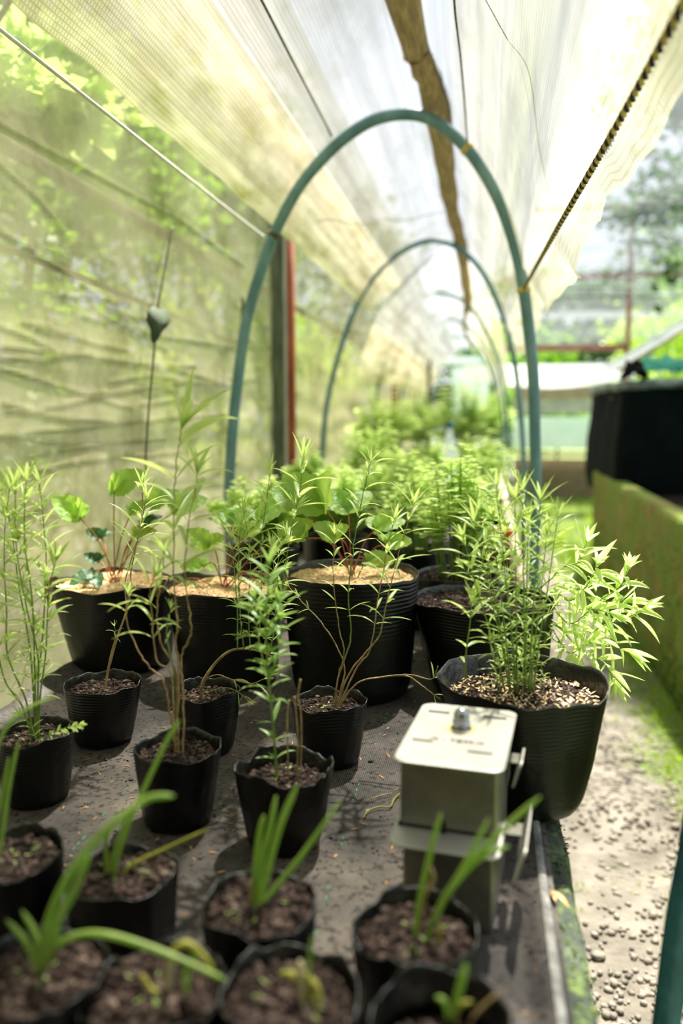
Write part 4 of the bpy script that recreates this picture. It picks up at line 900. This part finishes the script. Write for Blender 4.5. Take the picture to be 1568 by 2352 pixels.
# ------------------------------------------------------------------ cover sheets over the hoops
def hoop_at(zlo_l, zlo_r):
    pts = [(p.x, p.z) for p in hoop1]
    k = max(range(len(pts)), key=lambda i: pts[i][1])
    Ls = [p for p in pts[:k+1] if p[1] >= zlo_l]; Rs = [p for p in pts[k+1:] if p[1] >= zlo_r]
    return Ls+Rs
def resample(sec, n):
    d = [0]
    for i in range(1, len(sec)): d.append(d[-1]+math.dist(sec[i], sec[i-1]))
    out = []
    for k in range(n):
        t = d[-1]*k/(n-1); i = max(j for j in range(len(d)) if d[j] <= t+1e-9); i = min(i, len(sec)-2)
        f = (t-d[i])/(d[i+1]-d[i]) if d[i+1] > d[i] else 0
        out.append((sec[i][0]+(sec[i+1][0]-sec[i][0])*f, sec[i][1]+(sec[i+1][1]-sec[i][1])*f))
    return out
def cover(mt, name, label, y0, y1, zl, zr, flare, nu, nv, endcut, seed):
    sec = hoop_at(zl, zr)
    # straighten the left side: the film is pulled flat from the cord at the left edge to the crown
    sec = [(x, z+.028+.055*math.exp(-((x+.2)/.22)**2)) for x, z in sec]
    xr, zr_ = sec[-1]; sec = sec+[(xr+flare*.55, zr_-.05), (xr+flare, zr_-.10)]
    sec = resample(sec, nu)
    def f(u, v):
        i = u*(nu-1); i0 = min(nu-2, int(i)); fr = i-i0
        x = sec[i0][0]*(1-fr)+sec[i0+1][0]*fr; z = sec[i0][1]*(1-fr)+sec[i0+1][1]*fr
        yy = y0+(y1-y0)*v
        yy -= endcut*v**6*(.5+.5*math.sin(u*7+seed))
        sag = (math.sin(math.pi*((yy-3.0)/2.1)))**2
        e = math.sin(math.pi*u)
        z += (.05*max(0, min(1, (2.9-yy)/.6)) if name and y0 < 0 else 0)*math.exp(-((x+.22)/.25)**2) - .018*sag*e
        # pulled flat between crown and the left cord (the film spans straight between ties)
        if u < .42: 
            k = (u/.42); xs = sec[0][0]+(sec[int(.42*(nu-1))][0]-sec[0][0])*k; zs = sec[0][1]+(sec[int(.42*(nu-1))][1]-sec[0][1])*k
            kk = sag*.4; x = x*(1-kk)+xs*kk; z = z*(1-kk)+zs*kk
        wr = .010*fbm((x*5+seed, yy*1.2, z*5), 4)+.004*fbm((x*16, yy*2.5+seed, z*16), 3)
        x += wr*math.copysign(1, x+.3)*.6; z += wr*.8
        if u > .93:                                    # ragged hanging hem
            q = (u-.93)/.07; z -= q*.10*(noise.noise(Vector((yy*1.6, seed, 0)))+.25); x += q*.05*noise.noise(Vector((yy*2.3, seed, 4)))
            z -= q*.03*noise.noise(Vector((yy*9, seed, 2)))
        if u < .04:
            q = 1-u/.04; z -= q*.012*noise.noise(Vector((yy*4, seed, 7)))
        return (x, yy, z)
    m = MB(); m.grid(f, nu, nv); o = m.build(name, M[mt])
    uvmap(o, lambda i: ((i % nu)/(nu-1), (y0+(y1-y0)*(i//nu)/(nv-1))))
    return tag(o, label, 'cover sheet')
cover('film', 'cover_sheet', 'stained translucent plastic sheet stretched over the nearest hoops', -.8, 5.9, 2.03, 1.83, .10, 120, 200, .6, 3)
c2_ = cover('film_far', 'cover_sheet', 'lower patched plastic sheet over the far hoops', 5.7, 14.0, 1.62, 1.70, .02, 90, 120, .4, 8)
c2_.scale = (1.0, 1, .985)
# cords
def cord(name, label, pts, r, mt, two=False, cat='cord'):
    P = catmull(pts, 10); m = MB()
    if not two: m.tube(P, r, 6); o = m.build(name, M[mt], loc=P[0])
    else:
        Q = []; 
        for i in range(len(P)-1):
            k = max(2, int((P[i+1]-P[i]).length/.004))
            for j in range(k): Q.append(P[i].lerp(P[i+1], j/k))
        for s in range(2):
            R_ = []
            for i, p in enumerate(Q):
                a_ = i*.75+math.pi*s; R_.append(p+Vector((math.cos(a_), 0, math.sin(a_)))*r*.6)
            m.tube(R_, r*.72, 6, mi=s)
        o = m.build(name, [M['rope_y'], M['rope_b']], loc=P[0])
    return tag(o, label, cat)
e = at(1203, 662, 1, 2.985)
cord('twisted_rope', 'two-colour twisted rope along the right hem of the sheet, tied to the nearest hoop', [at(1600, -60, 2, 1.845), at(1568, 10, 2, 1.84), at(1410, 300, 2, 1.825), at(1280, 525, 2, 1.822), e], .0048, '', True, 'rope')
cord('seam_cord', 'dark stitched cord under the sheet, left of the ridge', [at(540, -110, 2, 2.34), at(600, 0, 2, 2.34), at(685, 165, 2, 2.34), at(762, 312, 1, 2.98)], .0032, 'cord_dark')
cord('seam_cord', 'dark cord under the sheet right of the ridge, tied to the nearest hoop', [at(1040, -60, 2, 2.30), at(1045, 30, 2, 2.30), at(1060, 160, 2, 2.30), at(1074, 335, 1, 2.97)], .0028, 'cord_dark')
cord('white_cord', 'white cord below the left hem of the sheet', [Vector((-.815, -.3, 2.045)), Vector((-.812, .7, 2.045)), Vector((-.81, 2.4, 2.04)), Vector((-.80, 2.98, 2.035))], .0038, 'cord_white')
cord('thin_thread', 'thin dark thread curving down the right side of the sheet', [at(1115, 0, 2, 2.25), at(1165, 90, 2, 2.18), at(1215, 170, 2, 2.12), at(1240, 350, 2, 2.04), at(1275, 480, 2, 1.96), at(1335, 540, 2, 1.84)], .0009, 'cord_dark')
cord('thin_thread', 'thin thread hanging across the second bay of the sheet', [at(760, 350, 1, 3.6), at(880, 500, 1, 4.2), at(1000, 490, 1, 4.4), at(1040, 484, 1, 4.5)], .0018, 'cord_dark')

# ------------------------------------------------------------------ left net wall, posts
ridges = [((0, 285), (250, 420), (400, 500), (560, 612)), ((0, 530), (140, 620), (240, 695)), ((0, 380), (90, 460), (160, 545)), ((240, 700), (340, 770), (540, 800)), ((0, 800), (200, 820), (400, 850), (540, 890)),
          ((0, 850), (170, 900), (300, 940)), ((100, 940), (300, 900), (420, 880), (520, 885)), ((0, 1000), (200, 985), (400, 960), (520, 955)), ((60, 1050), (250, 1020), (380, 1010)), ((0, 930), (150, 965), (260, 970)), ((350, 700), (365, 600), (392, 520)), ((430, 860), (440, 980), (430, 1040)), ((0, 1100), (200, 1060), (420, 1040)), ((540, 700), (700, 820), (800, 900)), ((690, 650), (760, 760), (800, 830)), ((250, 880), (345, 865), (440, 880))]
RS = []
gr = random.Random(5)
for k in range(46):
    y_ = gr.uniform(1.3, 4.6); z_ = gr.uniform(.85, 1.75); l_ = gr.uniform(.15, .55); sl = gr.uniform(-.16, .10)
    RS += [((y_, z_), (y_+l_*.5, z_+sl*l_*.5+gr.uniform(-.008, .008))), ((y_+l_*.5, z_+sl*l_*.5), (y_+l_, z_+sl*l_+gr.uniform(-.01, .01)))]
for rr in ridges:
    q = [at(x, y, 0, -1.06) for x, y in rr]
    RS += [((q[i].y, q[i].z), (q[i+1].y, q[i+1].z)) for i in range(len(q)-1)]
RA = np.array([[a_[0], a_[1], b_[0], b_[1]] for a_, b_ in RS])
def ridge_h(y, z):
    d = RA[:, 2:]-RA[:, :2]; t = np.clip(((y-RA[:, 0])*d[:, 0]+(z-RA[:, 1])*d[:, 1])/(d**2).sum(1), 0, 1)
    dx = RA[:, 0]+t*d[:, 0]-y; dz = RA[:, 1]+t*d[:, 1]-z; dd = np.sqrt(dx*dx+dz*dz)
    return float(np.exp(-(dd/.008)**2).max())
_rc = {}
def ridge_c(y, z):
    k = (round(y, 5), round(z, 5))
    if k not in _rc: _rc[k] = ridge_h(y, z)
    return _rc[k]
m = MB(); nu, nv = 400, 400
def nety(u): return -.8+5.8*u/.85 if u < .85 else 5+9.2*((u-.85)/.15)
def netf(u, v):
    y = nety(u); z = .74+2.8*v
    x = -1.06+.012*fbm((y*1.1, z*1.6, 0))+.0018*ridge_c(y, z)*(1 if y < 7 else 0)
    x += .0025*math.sin(z*38+3*fbm((y*.8, z*.8, 3)))*max(0, 1-abs(z-1.35)/.5)
    return (x, y, z)
m.grid(netf, nu, nv); o = m.build('wall_left', M['net']); tag(o, kind='structure')
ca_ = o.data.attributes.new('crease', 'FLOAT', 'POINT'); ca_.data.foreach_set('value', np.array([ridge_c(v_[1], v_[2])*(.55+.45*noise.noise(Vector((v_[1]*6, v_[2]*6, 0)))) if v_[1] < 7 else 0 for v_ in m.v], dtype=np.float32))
uvmap(o, lambda i: (nety((i % nu)/(nu-1)), .74+2.8*(i//nu)/(nv-1)))
def post(name, label, x0, x1, ztop, y, xw, mt, sq=True):
    p = at((x0+x1)/2, 900, 1, y); wd = (x1-x0)/FPX*depth(p); m = MB(); zb = .0
    if sq: m.box((p.x, y, (ztop+zb)/2), (wd, wd*.8, ztop-zb))
    else: m.tube([(p.x, y, zb), (p.x, y, ztop*.5), (p.x, y, ztop)], wd/2, 16)
    return tag(m.build(name, M[mt], smooth=not sq, loc=(p.x, y, 0)), label, 'post')
post('wooden_post', 'grey-green square wooden post against the left net, behind the nearest hoop', 620, 657, 2.7, 4.1, 0, 'wood_grey')
post('metal_post', 'rust-orange round post beside the grey-green post', 658, 679, 2.7, 4.25, 0, 'wood_orange', False)
post('metal_post', 'thin rust-brown post far back on the left, under the lower sheet', 899, 914, 2.3, 8.6, 0, 'wood_orange', False)
post('wooden_post', 'dark thin post far back on the left, beyond the third hoop', 980, 990, 2.2, 11.2, 0, 'wood_grey')
cord('hanging_string', 'dark string hanging on the left net above the caught leaf', [at(396, 520, 0, -1.03), at(378, 620, 0, -1.03), at(362, 705, 0, -1.03)], .0035, 'dkwood', cat='string')
cord('hanging_string', 'dark string hanging on the left net below the caught leaf', [at(356, 780, 0, -1.03), at(350, 850, 0, -1.03), at(340, 960, 0, -1.03), at(333, 1080, 0, -1.03)], .0035, 'dkwood', cat='string')
cord('thin_stick', 'short dark stick behind the left net near the nearest hoop', [at(558, 680, 0, -1.02), at(556, 850, 0, -1.02)], .008, 'dkwood', cat='stick')
sh = [(338, 715), (350, 703), (362, 712), (376, 708), (390, 735), (380, 750), (370, 760), (362, 775), (352, 790), (346, 780), (345, 755), (336, 738)]
m = MB(); q = [at(x, y, 0, -1.022) for x, y in sh]; c_ = sum(q, Vector())/len(q); n = len(q)
f_ = [p+Vector((.006, 0, 0)) for p in q]; m.add(q+f_+[c_+Vector((.012, 0, 0)), c_], [(n+i, n+(i+1) % n, 2*n) for i in range(n)]+[(i, 2*n+1, (i+1) % n) for i in range(n)]+[(i, (i+1) % n, n+(i+1) % n, n+i) for i in range(n)])
tag(m.build('caught_leaf', mat('dark_leaf', ['2c3c24', '465438'], 30, .8), loc=c_), 'dark ragged leaf caught on the left net between two strings', 'leaf')
# bamboo rail and branches behind the net
cord('bamboo_rail', 'dark rail slanting along the outside of the left net', [Vector((-1.16, -.5, 2.05)), Vector((-1.16, 2.0, 2.05)), Vector((-1.15, 6, 2.03)), Vector((-1.15, 14, 2.0))], .022, 'dkwood', cat='rail')
cord('bamboo_rail', 'lower thin rail behind the left net', [Vector((-1.12, -.5, 1.80)), Vector((-1.12, 1.9, 1.79)), Vector((-1.12, 4.0, 1.70))], .010, 'dkwood', cat='rail')

# ------------------------------------------------------------------ mossy bed and tank on the right
bed = thing('mossy_bed', (1.4, 5, 0), 'moss-covered raised bed wall running along the right side of the path', 'raised bed')
m = MB()
def bedf(u, v):
    # left face, top; v along y, u around section
    y = 1.2+6.1*v
    sec = [(.93, 0), (.925, .3), (.92, .6), (.915, .88), (.925, .905), (1.02, .905), (1.03, .85), (1.03, .5)]
    i = u*(len(sec)-1); i0 = min(len(sec)-2, int(i)); fr = i-i0
    x = sec[i0][0]*(1-fr)+sec[i0+1][0]*fr; z = sec[i0][1]*(1-fr)+sec[i0+1][1]*fr
    nn = .012*fbm((x*6, y*3, z*4))+.004*fbm((x*30, y*20, z*20))
    return (x-nn, y, z+nn*.5)
m.grid(bedf, 60, 260)
m.box((.975, 7.31, .45), (.10, .03, .9)); m.box((1.9, 7.31, .44), (1.8, .04, .88)); m.build('side_wall', M['mosswall'], bed, loc=(1.4, 5, 0))
m = MB(); m.grid(lambda u, v: (1.03+1.8*u, 1.2+6.1*v, .80+.02*fbm((u*4, v*9, 0))), 20, 60); m.build('bed_soil', M['soil'], bed, loc=(1.4, 5, 0))
m = MB()
for i in range(5200):
    y = 1.8+5.5*g.random(); z = g.random()*.9; 
    if noise.noise(Vector((y*2.5, z*4, 6))) < -.02: continue
    lump(m, (.925-.012*fbm((.92*6, y*3, z*4)), y, z), g.uniform(.005, .014), g, .9)
o = m.build('moss_cushions', mat('bright_moss', ['3f5a12', '66832a', '93a93e'], 14, .95, .5, 60), bed, loc=(1.4, 5, 0)); o['kind'] = 'stuff'
# tank
tk = thing('tarp_tank', (1.6, 7.2, .72), 'large dark green tarpaulin tank standing on the mossy bed', 'tank')
m = MB(); TX0, TX1, TY0, TY1, TZ0, TZ1 = at(1352, 1000, 1, 6.4).x+.17, 2.6, 6.2, 8.2, .72, at(1352, 885, 1, 6.4).z
pr = []
for sx, sy, s0 in ((1, 1, 0), (-1, 1, 90), (-1, -1, 180), (1, -1, 270)):
    for k in range(9):
        t = math.radians(s0+90*k/8); pr.append(((TX0+TX1)/2+sx*((TX1-TX0)/2-.16)+.16*math.cos(t), (TY0+TY1)/2+sy*((TY1-TY0)/2-.16)+.16*math.sin(t)))
pr2 = []
for i in range(len(pr)):
    a_, b_ = pr[i], pr[(i+1) % len(pr)]; k = max(1, int(math.dist(a_, b_)/.05))
    for j in range(k): pr2.append((a_[0]+(b_[0]-a_[0])*j/k, a_[1]+(b_[1]-a_[1])*j/k))
n = len(pr2); cx_, cy_ = (TX0+TX1)/2, (TY0+TY1)/2; vs = []; rows = 26
for r_ in range(rows):
    t = r_/(rows-1); z = TZ0+(TZ1-TZ0)*t; s_ = .95+.05*math.sin(math.pi*min(1, t*1.1+.08))
    for (x, y) in pr2:
        wv = .02*fbm((x*3, y*3, z*2))+.008*math.sin((x+y)*26+z*3)*t
        zz = z+(.03*noise.noise(Vector((x*3, y*3, 2))) if r_ > rows-4 else 0)
        vs.append((cx_+(x-cx_)*(s_+wv), cy_+(y-cy_)*(s_+wv), zz))
m.add(vs, [(r_*n+i, r_*n+(i+1) % n, (r_+1)*n+(i+1) % n, (r_+1)*n+i) for r_ in range(rows-1) for i in range(n)]); m.build('tank_wall', M['tank'], tk, loc=(1.6, 7.2, .72))
top = [Vector(v_) for v_ in vs[-n:]]; m = MB(); m.tube(top+[top[0]], .035, 8); m.build('rolled_rim', M['tankrim'], tk, loc=(1.6, 7.2, .72))
m = MB(); m.grid(lambda u, v: (TX0+.1+(TX1-TX0-.2)*u, TY0+.1+(TY1-TY0-.2)*v, TZ1-.10+.05*fbm((u*4, v*4, 1))), 24, 24); m.build('tank_soil', M['soil'], tk, loc=(1.6, 7.2, .72))
# crumpled tarp corner
m = MB(); cpos = Vector((TX0+.12, 6.3, TZ1))
m.grid(lambda u, v: cpos+Vector((.16*(u-.5)+.04*fbm((u*5, v*5, 1)), .16*(v-.5), .05+.12*max(0, 1-3*((u-.5)**2+(v-.5)**2))+.05*fbm((u*6, v*6, 3)))), 24, 24); m.build('folded_corner', M['tank'], tk, loc=(1.6, 7.2, .72))
root = thing('film_roof', (1.6, 5.7, 1.6), 'pale film sheet sloping up over the dark tank', 'cover sheet')
m = MB(); A_ = [at(1418, 852, 1, 6.3), at(1600, 740, 1, 6.3)]
m.grid(lambda u, v: (lambda p: (p.x, p.y+1.7*v, p.z+.03*v+.012*fbm((u*6, v*4, 0))))(A_[0].lerp(A_[0]+(A_[1]-A_[0])*2.2, u)), 40, 20); m.build('film', M['whitefilm'], root, loc=(1.6, 5.7, 1.6))
m = MB(); m.tube([A_[0], A_[0]+(A_[1]-A_[0])*2.2], .012, 8); m.build('edge_batten', M['plank'], root, loc=(1.6, 5.7, 1.6))
p = at(1530, 850, 1, 6.6); m = MB(); m.grid(lambda u, v: p+Vector((.5*(u-.3), .2*v, .10*v+.05*fbm((u*7, v*7, 2)))), 24, 12); tag(m.build('teal_tarp', M['tealfilm'], loc=p), 'crumpled teal tarp bunched above the dark tank', 'tarp')
# tank weeds
for k, (x, y, s_, lb_) in enumerate(((1465, 865, .10, 'dark leafy weed in the tank behind its folded corner'), (1530, 880, .12, 'dark leafy weed in the tank at the picture edge'))):
    c_ = at(x, y, 1, 6.7); c_.z = TZ1-.12; rt = thing('tank_weed', c_, lb_, 'plant'); m = MB(); g2 = random.Random(k)
    for i in range(60): leaf(m, c_+Vector((g2.gauss(0, s_), g2.gauss(0, s_), .02+abs(g2.gauss(0, .07)))), Vector((g2.gauss(0, 1), g2.gauss(0, 1), .4)), .07, .045, .4, segs=4, ov=1)
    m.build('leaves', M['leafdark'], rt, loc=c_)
# teal leg in the near right corner
m = MB(); P = [Vector((.42, 1.0, 1.95)), Vector((.33, 1.0, 1.35)), at(1612, 1840, 1, 1.0), at(1590, 1960, 1, 1.0), at(1560, 2120, 1, 1.0), at(1530, 2352, 1, 1.0), at(1500, 2560, 1, 1.0)]
P = catmull(P, 4); m.tube(P+[P[-1]+Vector((-.01, 0, -.55))], .017, 14); tag(m.build('teal_pole', M['teal'], loc=P[-1]), 'teal painted metal pole leaning in the bottom right corner', 'pole')

# ------------------------------------------------------------------ far structures
fr = thing('steel_scaffold', (1.4, 10, 0), 'faded red steel frame of posts and rails beyond the path', 'scaffold')
def rail(x0, x1, y, Y, t, nm='rail'):
    a_ = at(x0, y, 1, Y); b_ = at(x1, y, 1, Y); m = MB(); m.box(((a_.x+b_.x)/2, Y, a_.z), (b_.x-a_.x, .05, t)); m.build(nm, M['redpaint'], fr, smooth=False, loc=((a_.x+b_.x)/2, Y, a_.z))
rail(1150, 1440, 801, 10, .075); rail(1150, 1700, 640, 10, .05); rail(1230, 1750, 483, 10, .05)
for x in (1440, 1660):
    p = at(x, 800, 1, 10); m = MB(); m.box((p.x, 10, 1.9), (.05, .05, 3.8)); m.build('post', M['redpaint'], fr, smooth=False, loc=(p.x, 10, 0))
# far low house of slats and panels
fh = thing('slatted_screen', (1.0, 13.5, 0), 'low slatted brown screen with pale panels at the end of the path', 'screen')
def fbox(x0, y0, x1, y1, Y, mt, nm, th=.05):
    a_ = at(x0, y0, 1, Y); b_ = at(x1, y1, 1, Y); m = MB(); m.box(((a_.x+b_.x)/2, Y, (a_.z+b_.z)/2), (abs(b_.x-a_.x), th, abs(a_.z-b_.z))); m.build(nm, M[mt], fh, smooth=False, loc=((a_.x+b_.x)/2, Y, (a_.z+b_.z)/2))
fbox(1180, 878, 1460, 918, 13.5, 'brownmesh', 'upper_board'); fbox(1180, 920, 1460, 950, 13.5, 'concrete_far', 'pale_rail'); fbox(1180, 958, 1460, 1032, 13.55, 'whitefilm', 'glazed_panel'); fbox(1180, 1036, 1460, 1050, 13.5, 'plank', 'white_rail')
for k in range(11): fbox(1180, 1056+8*k, 1460, 1060.5+8*k, 13.5, 'brownmesh', 'slat')
fbox(1180, 1052, 1460, 1150, 13.62, 'brownmesh', 'backing')
fbox(880, 822, 1120, 836, 14.3, 'whitefilm', 'pale_board'); fbox(1040, 845, 1120, 960, 14.3, 'whitefilm', 'pale_panel')
root = thing('hanging_tarp', (1.2, 12, 2), 'white tarp sagging between posts at the end of the path', 'tarp')
a_ = at(1060, 832, 1, 12); b_ = at(1450, 832, 1, 12); a2 = at(1060, 892, 1, 12)
m = MB(); m.grid(lambda u, v: (a_.x+(b_.x-a_.x)*u, 12+.8*(1-v), a_.z+(a2.z-a_.z)*(v*(.55+.45*math.sin(math.pi*min(1, u*.95)))+.02*fbm((u*6, v*3, 0)))), 60, 14); m.build('tarp_cloth', M['whitefilm'], root, loc=(1.2, 12, 2))
# grey shade net over the path
m = MB()
m.grid(lambda u, v: (.55+6*u, 1.0+15*v, 2.75+.14*math.sin(v*17)*math.sin(u*5+1)+.05*fbm((u*5, v*9, 0))), 60, 120)
tag(m.build('shade_net', M['shade']), 'dark grey shade net stretched high over the right-hand beds', 'shade net')

# ------------------------------------------------------------------ trees and bushes around
def crown(mb, c, R, n, Ls, seed, mi=0, holes=.0):
    g = random.Random(seed)
    cl = [Vector((g.gauss(0, 1), g.gauss(0, 1), g.gauss(0, 1))).normalized()*g.uniform(.35, 1.0) for _ in range(26)]
    for i in range(n):
        k = cl[g.randrange(26)]; p = Vector((c[0]+R[0]*(k.x+g.gauss(0, .17)), c[1]+R[1]*(k.y+g.gauss(0, .17)), c[2]+R[2]*(k.z+g.gauss(0, .17))))
        d = Vector((g.gauss(0, 1), g.gauss(0, 1), g.gauss(-.2, .6))).normalized(); s = d.cross(Vector((g.gauss(0, 1), g.gauss(0, 1), g.gauss(0, 1)))).normalized(); L = Ls*g.uniform(.6, 1.3)
        mb.add([p, p+d*L*.5+s*L*.28, p+d*L, p+d*L*.5-s*L*.28], [(0, 1, 2, 3)], mi)
def tree(name, label, base, c, R, n, Ls, mt, seed, cat='tree'):
    rt = thing(name, base, label, cat); m = MB(); crown(m, c, R, n, Ls, seed); m.build('crown', M[mt], rt, smooth=False, loc=base)
    m = MB(); g2 = random.Random(seed); b = Vector(base); t = Vector(c); r0 = .05 if cat == 'tree' else .02
    m.tube(catmull([b, b.lerp(t, .5)+Vector((.05, .05, 0)), t], 5), [r0*(1-.5*i/10) for i in range(11)], 8)
    for k in range(6):
        e_ = t+Vector((R[0]*g2.uniform(-.8, .8), R[1]*g2.uniform(-.8, .8), R[2]*g2.uniform(-.2, .8))); s_ = b.lerp(t, g2.uniform(.4, .9)); m.tube([s_, s_.lerp(e_, .5)+Vector((0, 0, .05)), e_], [r0*.4, r0*.3, r0*.1], 6)
    m.build('trunk' if cat == 'tree' else 'branches', M['trunk'], rt, loc=base)
for k, (x, y, z, R, n, Ls, mt, lb_) in enumerate([
    (-2.3, 1.6, 1.3, (.7, .9, 1.0), 4200, .07, 'tree3', 'pale green bush close behind the left net at the front'),
    (-2.4, 3.2, 1.5, (.7, 1.0, 1.0), 4200, .07, 'tree1', 'mid green bush behind the left net, beside the dark string'),
    (-2.5, 5.2, 1.4, (.8, 1.2, 1.1), 4000, .08, 'tree3', 'yellow-green bush behind the left net near the posts'),
    (-2.6, 8.0, 1.5, (.9, 1.8, 1.2), 4000, .09, 'tree1', 'bush behind the left net beyond the posts'),
    (-2.6, 12.0, 1.6, (.9, 2.2, 1.3), 3600, .10, 'tree3', 'farthest bush behind the left net')]):
    tree('garden_bush', lb_, (x, y, 0), (x, y, z), R, n, Ls, mt, 300+k, 'bush')
tree('broadleaf_tree', 'dark tree overhanging the left net at the top left', (-2.9, 2.8, 0), (-2.5, 2.8, 3.3), (1.0, 1.6, .9), 5200, .10, 'tree2', 320)
tree('broadleaf_tree', 'mid green tree above the left net, over the slanting rail', (-3.2, 4.6, 0), (-2.7, 4.9, 3.1), (.9, 1.5, .9), 5200, .10, 'tree1', 324)
tree('broadleaf_tree', 'dark tree above the left net further back', (-3.6, 8.5, 0), (-3.2, 8.8, 3.6), (1.2, 2.2, 1.3), 5200, .13, 'tree2', 325)
tree('broadleaf_tree', 'bright green leafy tree over the near left corner', (-2.3, .6, 0), tuple(at(20, 140, 0, -1.55)), (.3, .35, .22), 2600, .09, 'leafbright', 321)
tree('broadleaf_tree', 'tree with drooping dark branches at the top right', (4.4, 9.0, 0), tuple(at(1560, 430, 1, 9.0)), (.7, 1.0, .95), 1150, .12, 'tree2', 322)
tree('broadleaf_tree', 'thin branched tree nearer the top right corner', (3.4, 7.0, 0), tuple(at(1585, 130, 1, 6.5)), (.55, .8, .7), 1500, .10, 'tree2', 323)
for k, (x, y, z, R, mt, lb_) in enumerate([
    (1.0, 17.5, 1.8, (1.6, 1.2, 1.3), 'tree1', 'green bush behind the slatted screen'),
    (3.2, 17.0, 2.0, (1.6, 1.2, 1.4), 'tree3', 'yellow-green bush right of the red post'),
    (-1.2, 18.0, 1.9, (1.6, 1.2, 1.6), 'tree2', 'dark green bush seen through the far end of the tunnel'),
    (5.5, 18.0, 2.4, (2.0, 1.5, 2.0), 'tree1', 'broad green bush far right behind the tank')]):
    tree('garden_bush', lb_, (x, y, 0), (x, y, z), R, 4200, .14, mt, 330+k, 'bush')
for k, (x, y, z, R, mt, lb_) in enumerate([
    (2.0, 24, 3.6, (3.2, 1.8, 1.6), 'tree2', 'hazy far tree behind the red frame'), (7.5, 24, 5.0, (3.2, 2, 3.4), 'tree1', 'tall far tree at the right'), (-4.5, 22, 4, (3.2, 2, 3.0), 'tree2', 'far tree beyond the left net')]):
    tree('broadleaf_tree', lb_, (x, y, 0), (x, y, z), R, 5200, .22, mt, 340+k)
for o in bpy.data.objects:
    if '_w' in o: del o['_w']
for m_ in bpy.data.materials:
    if '_n' in m_: del m_['_n']
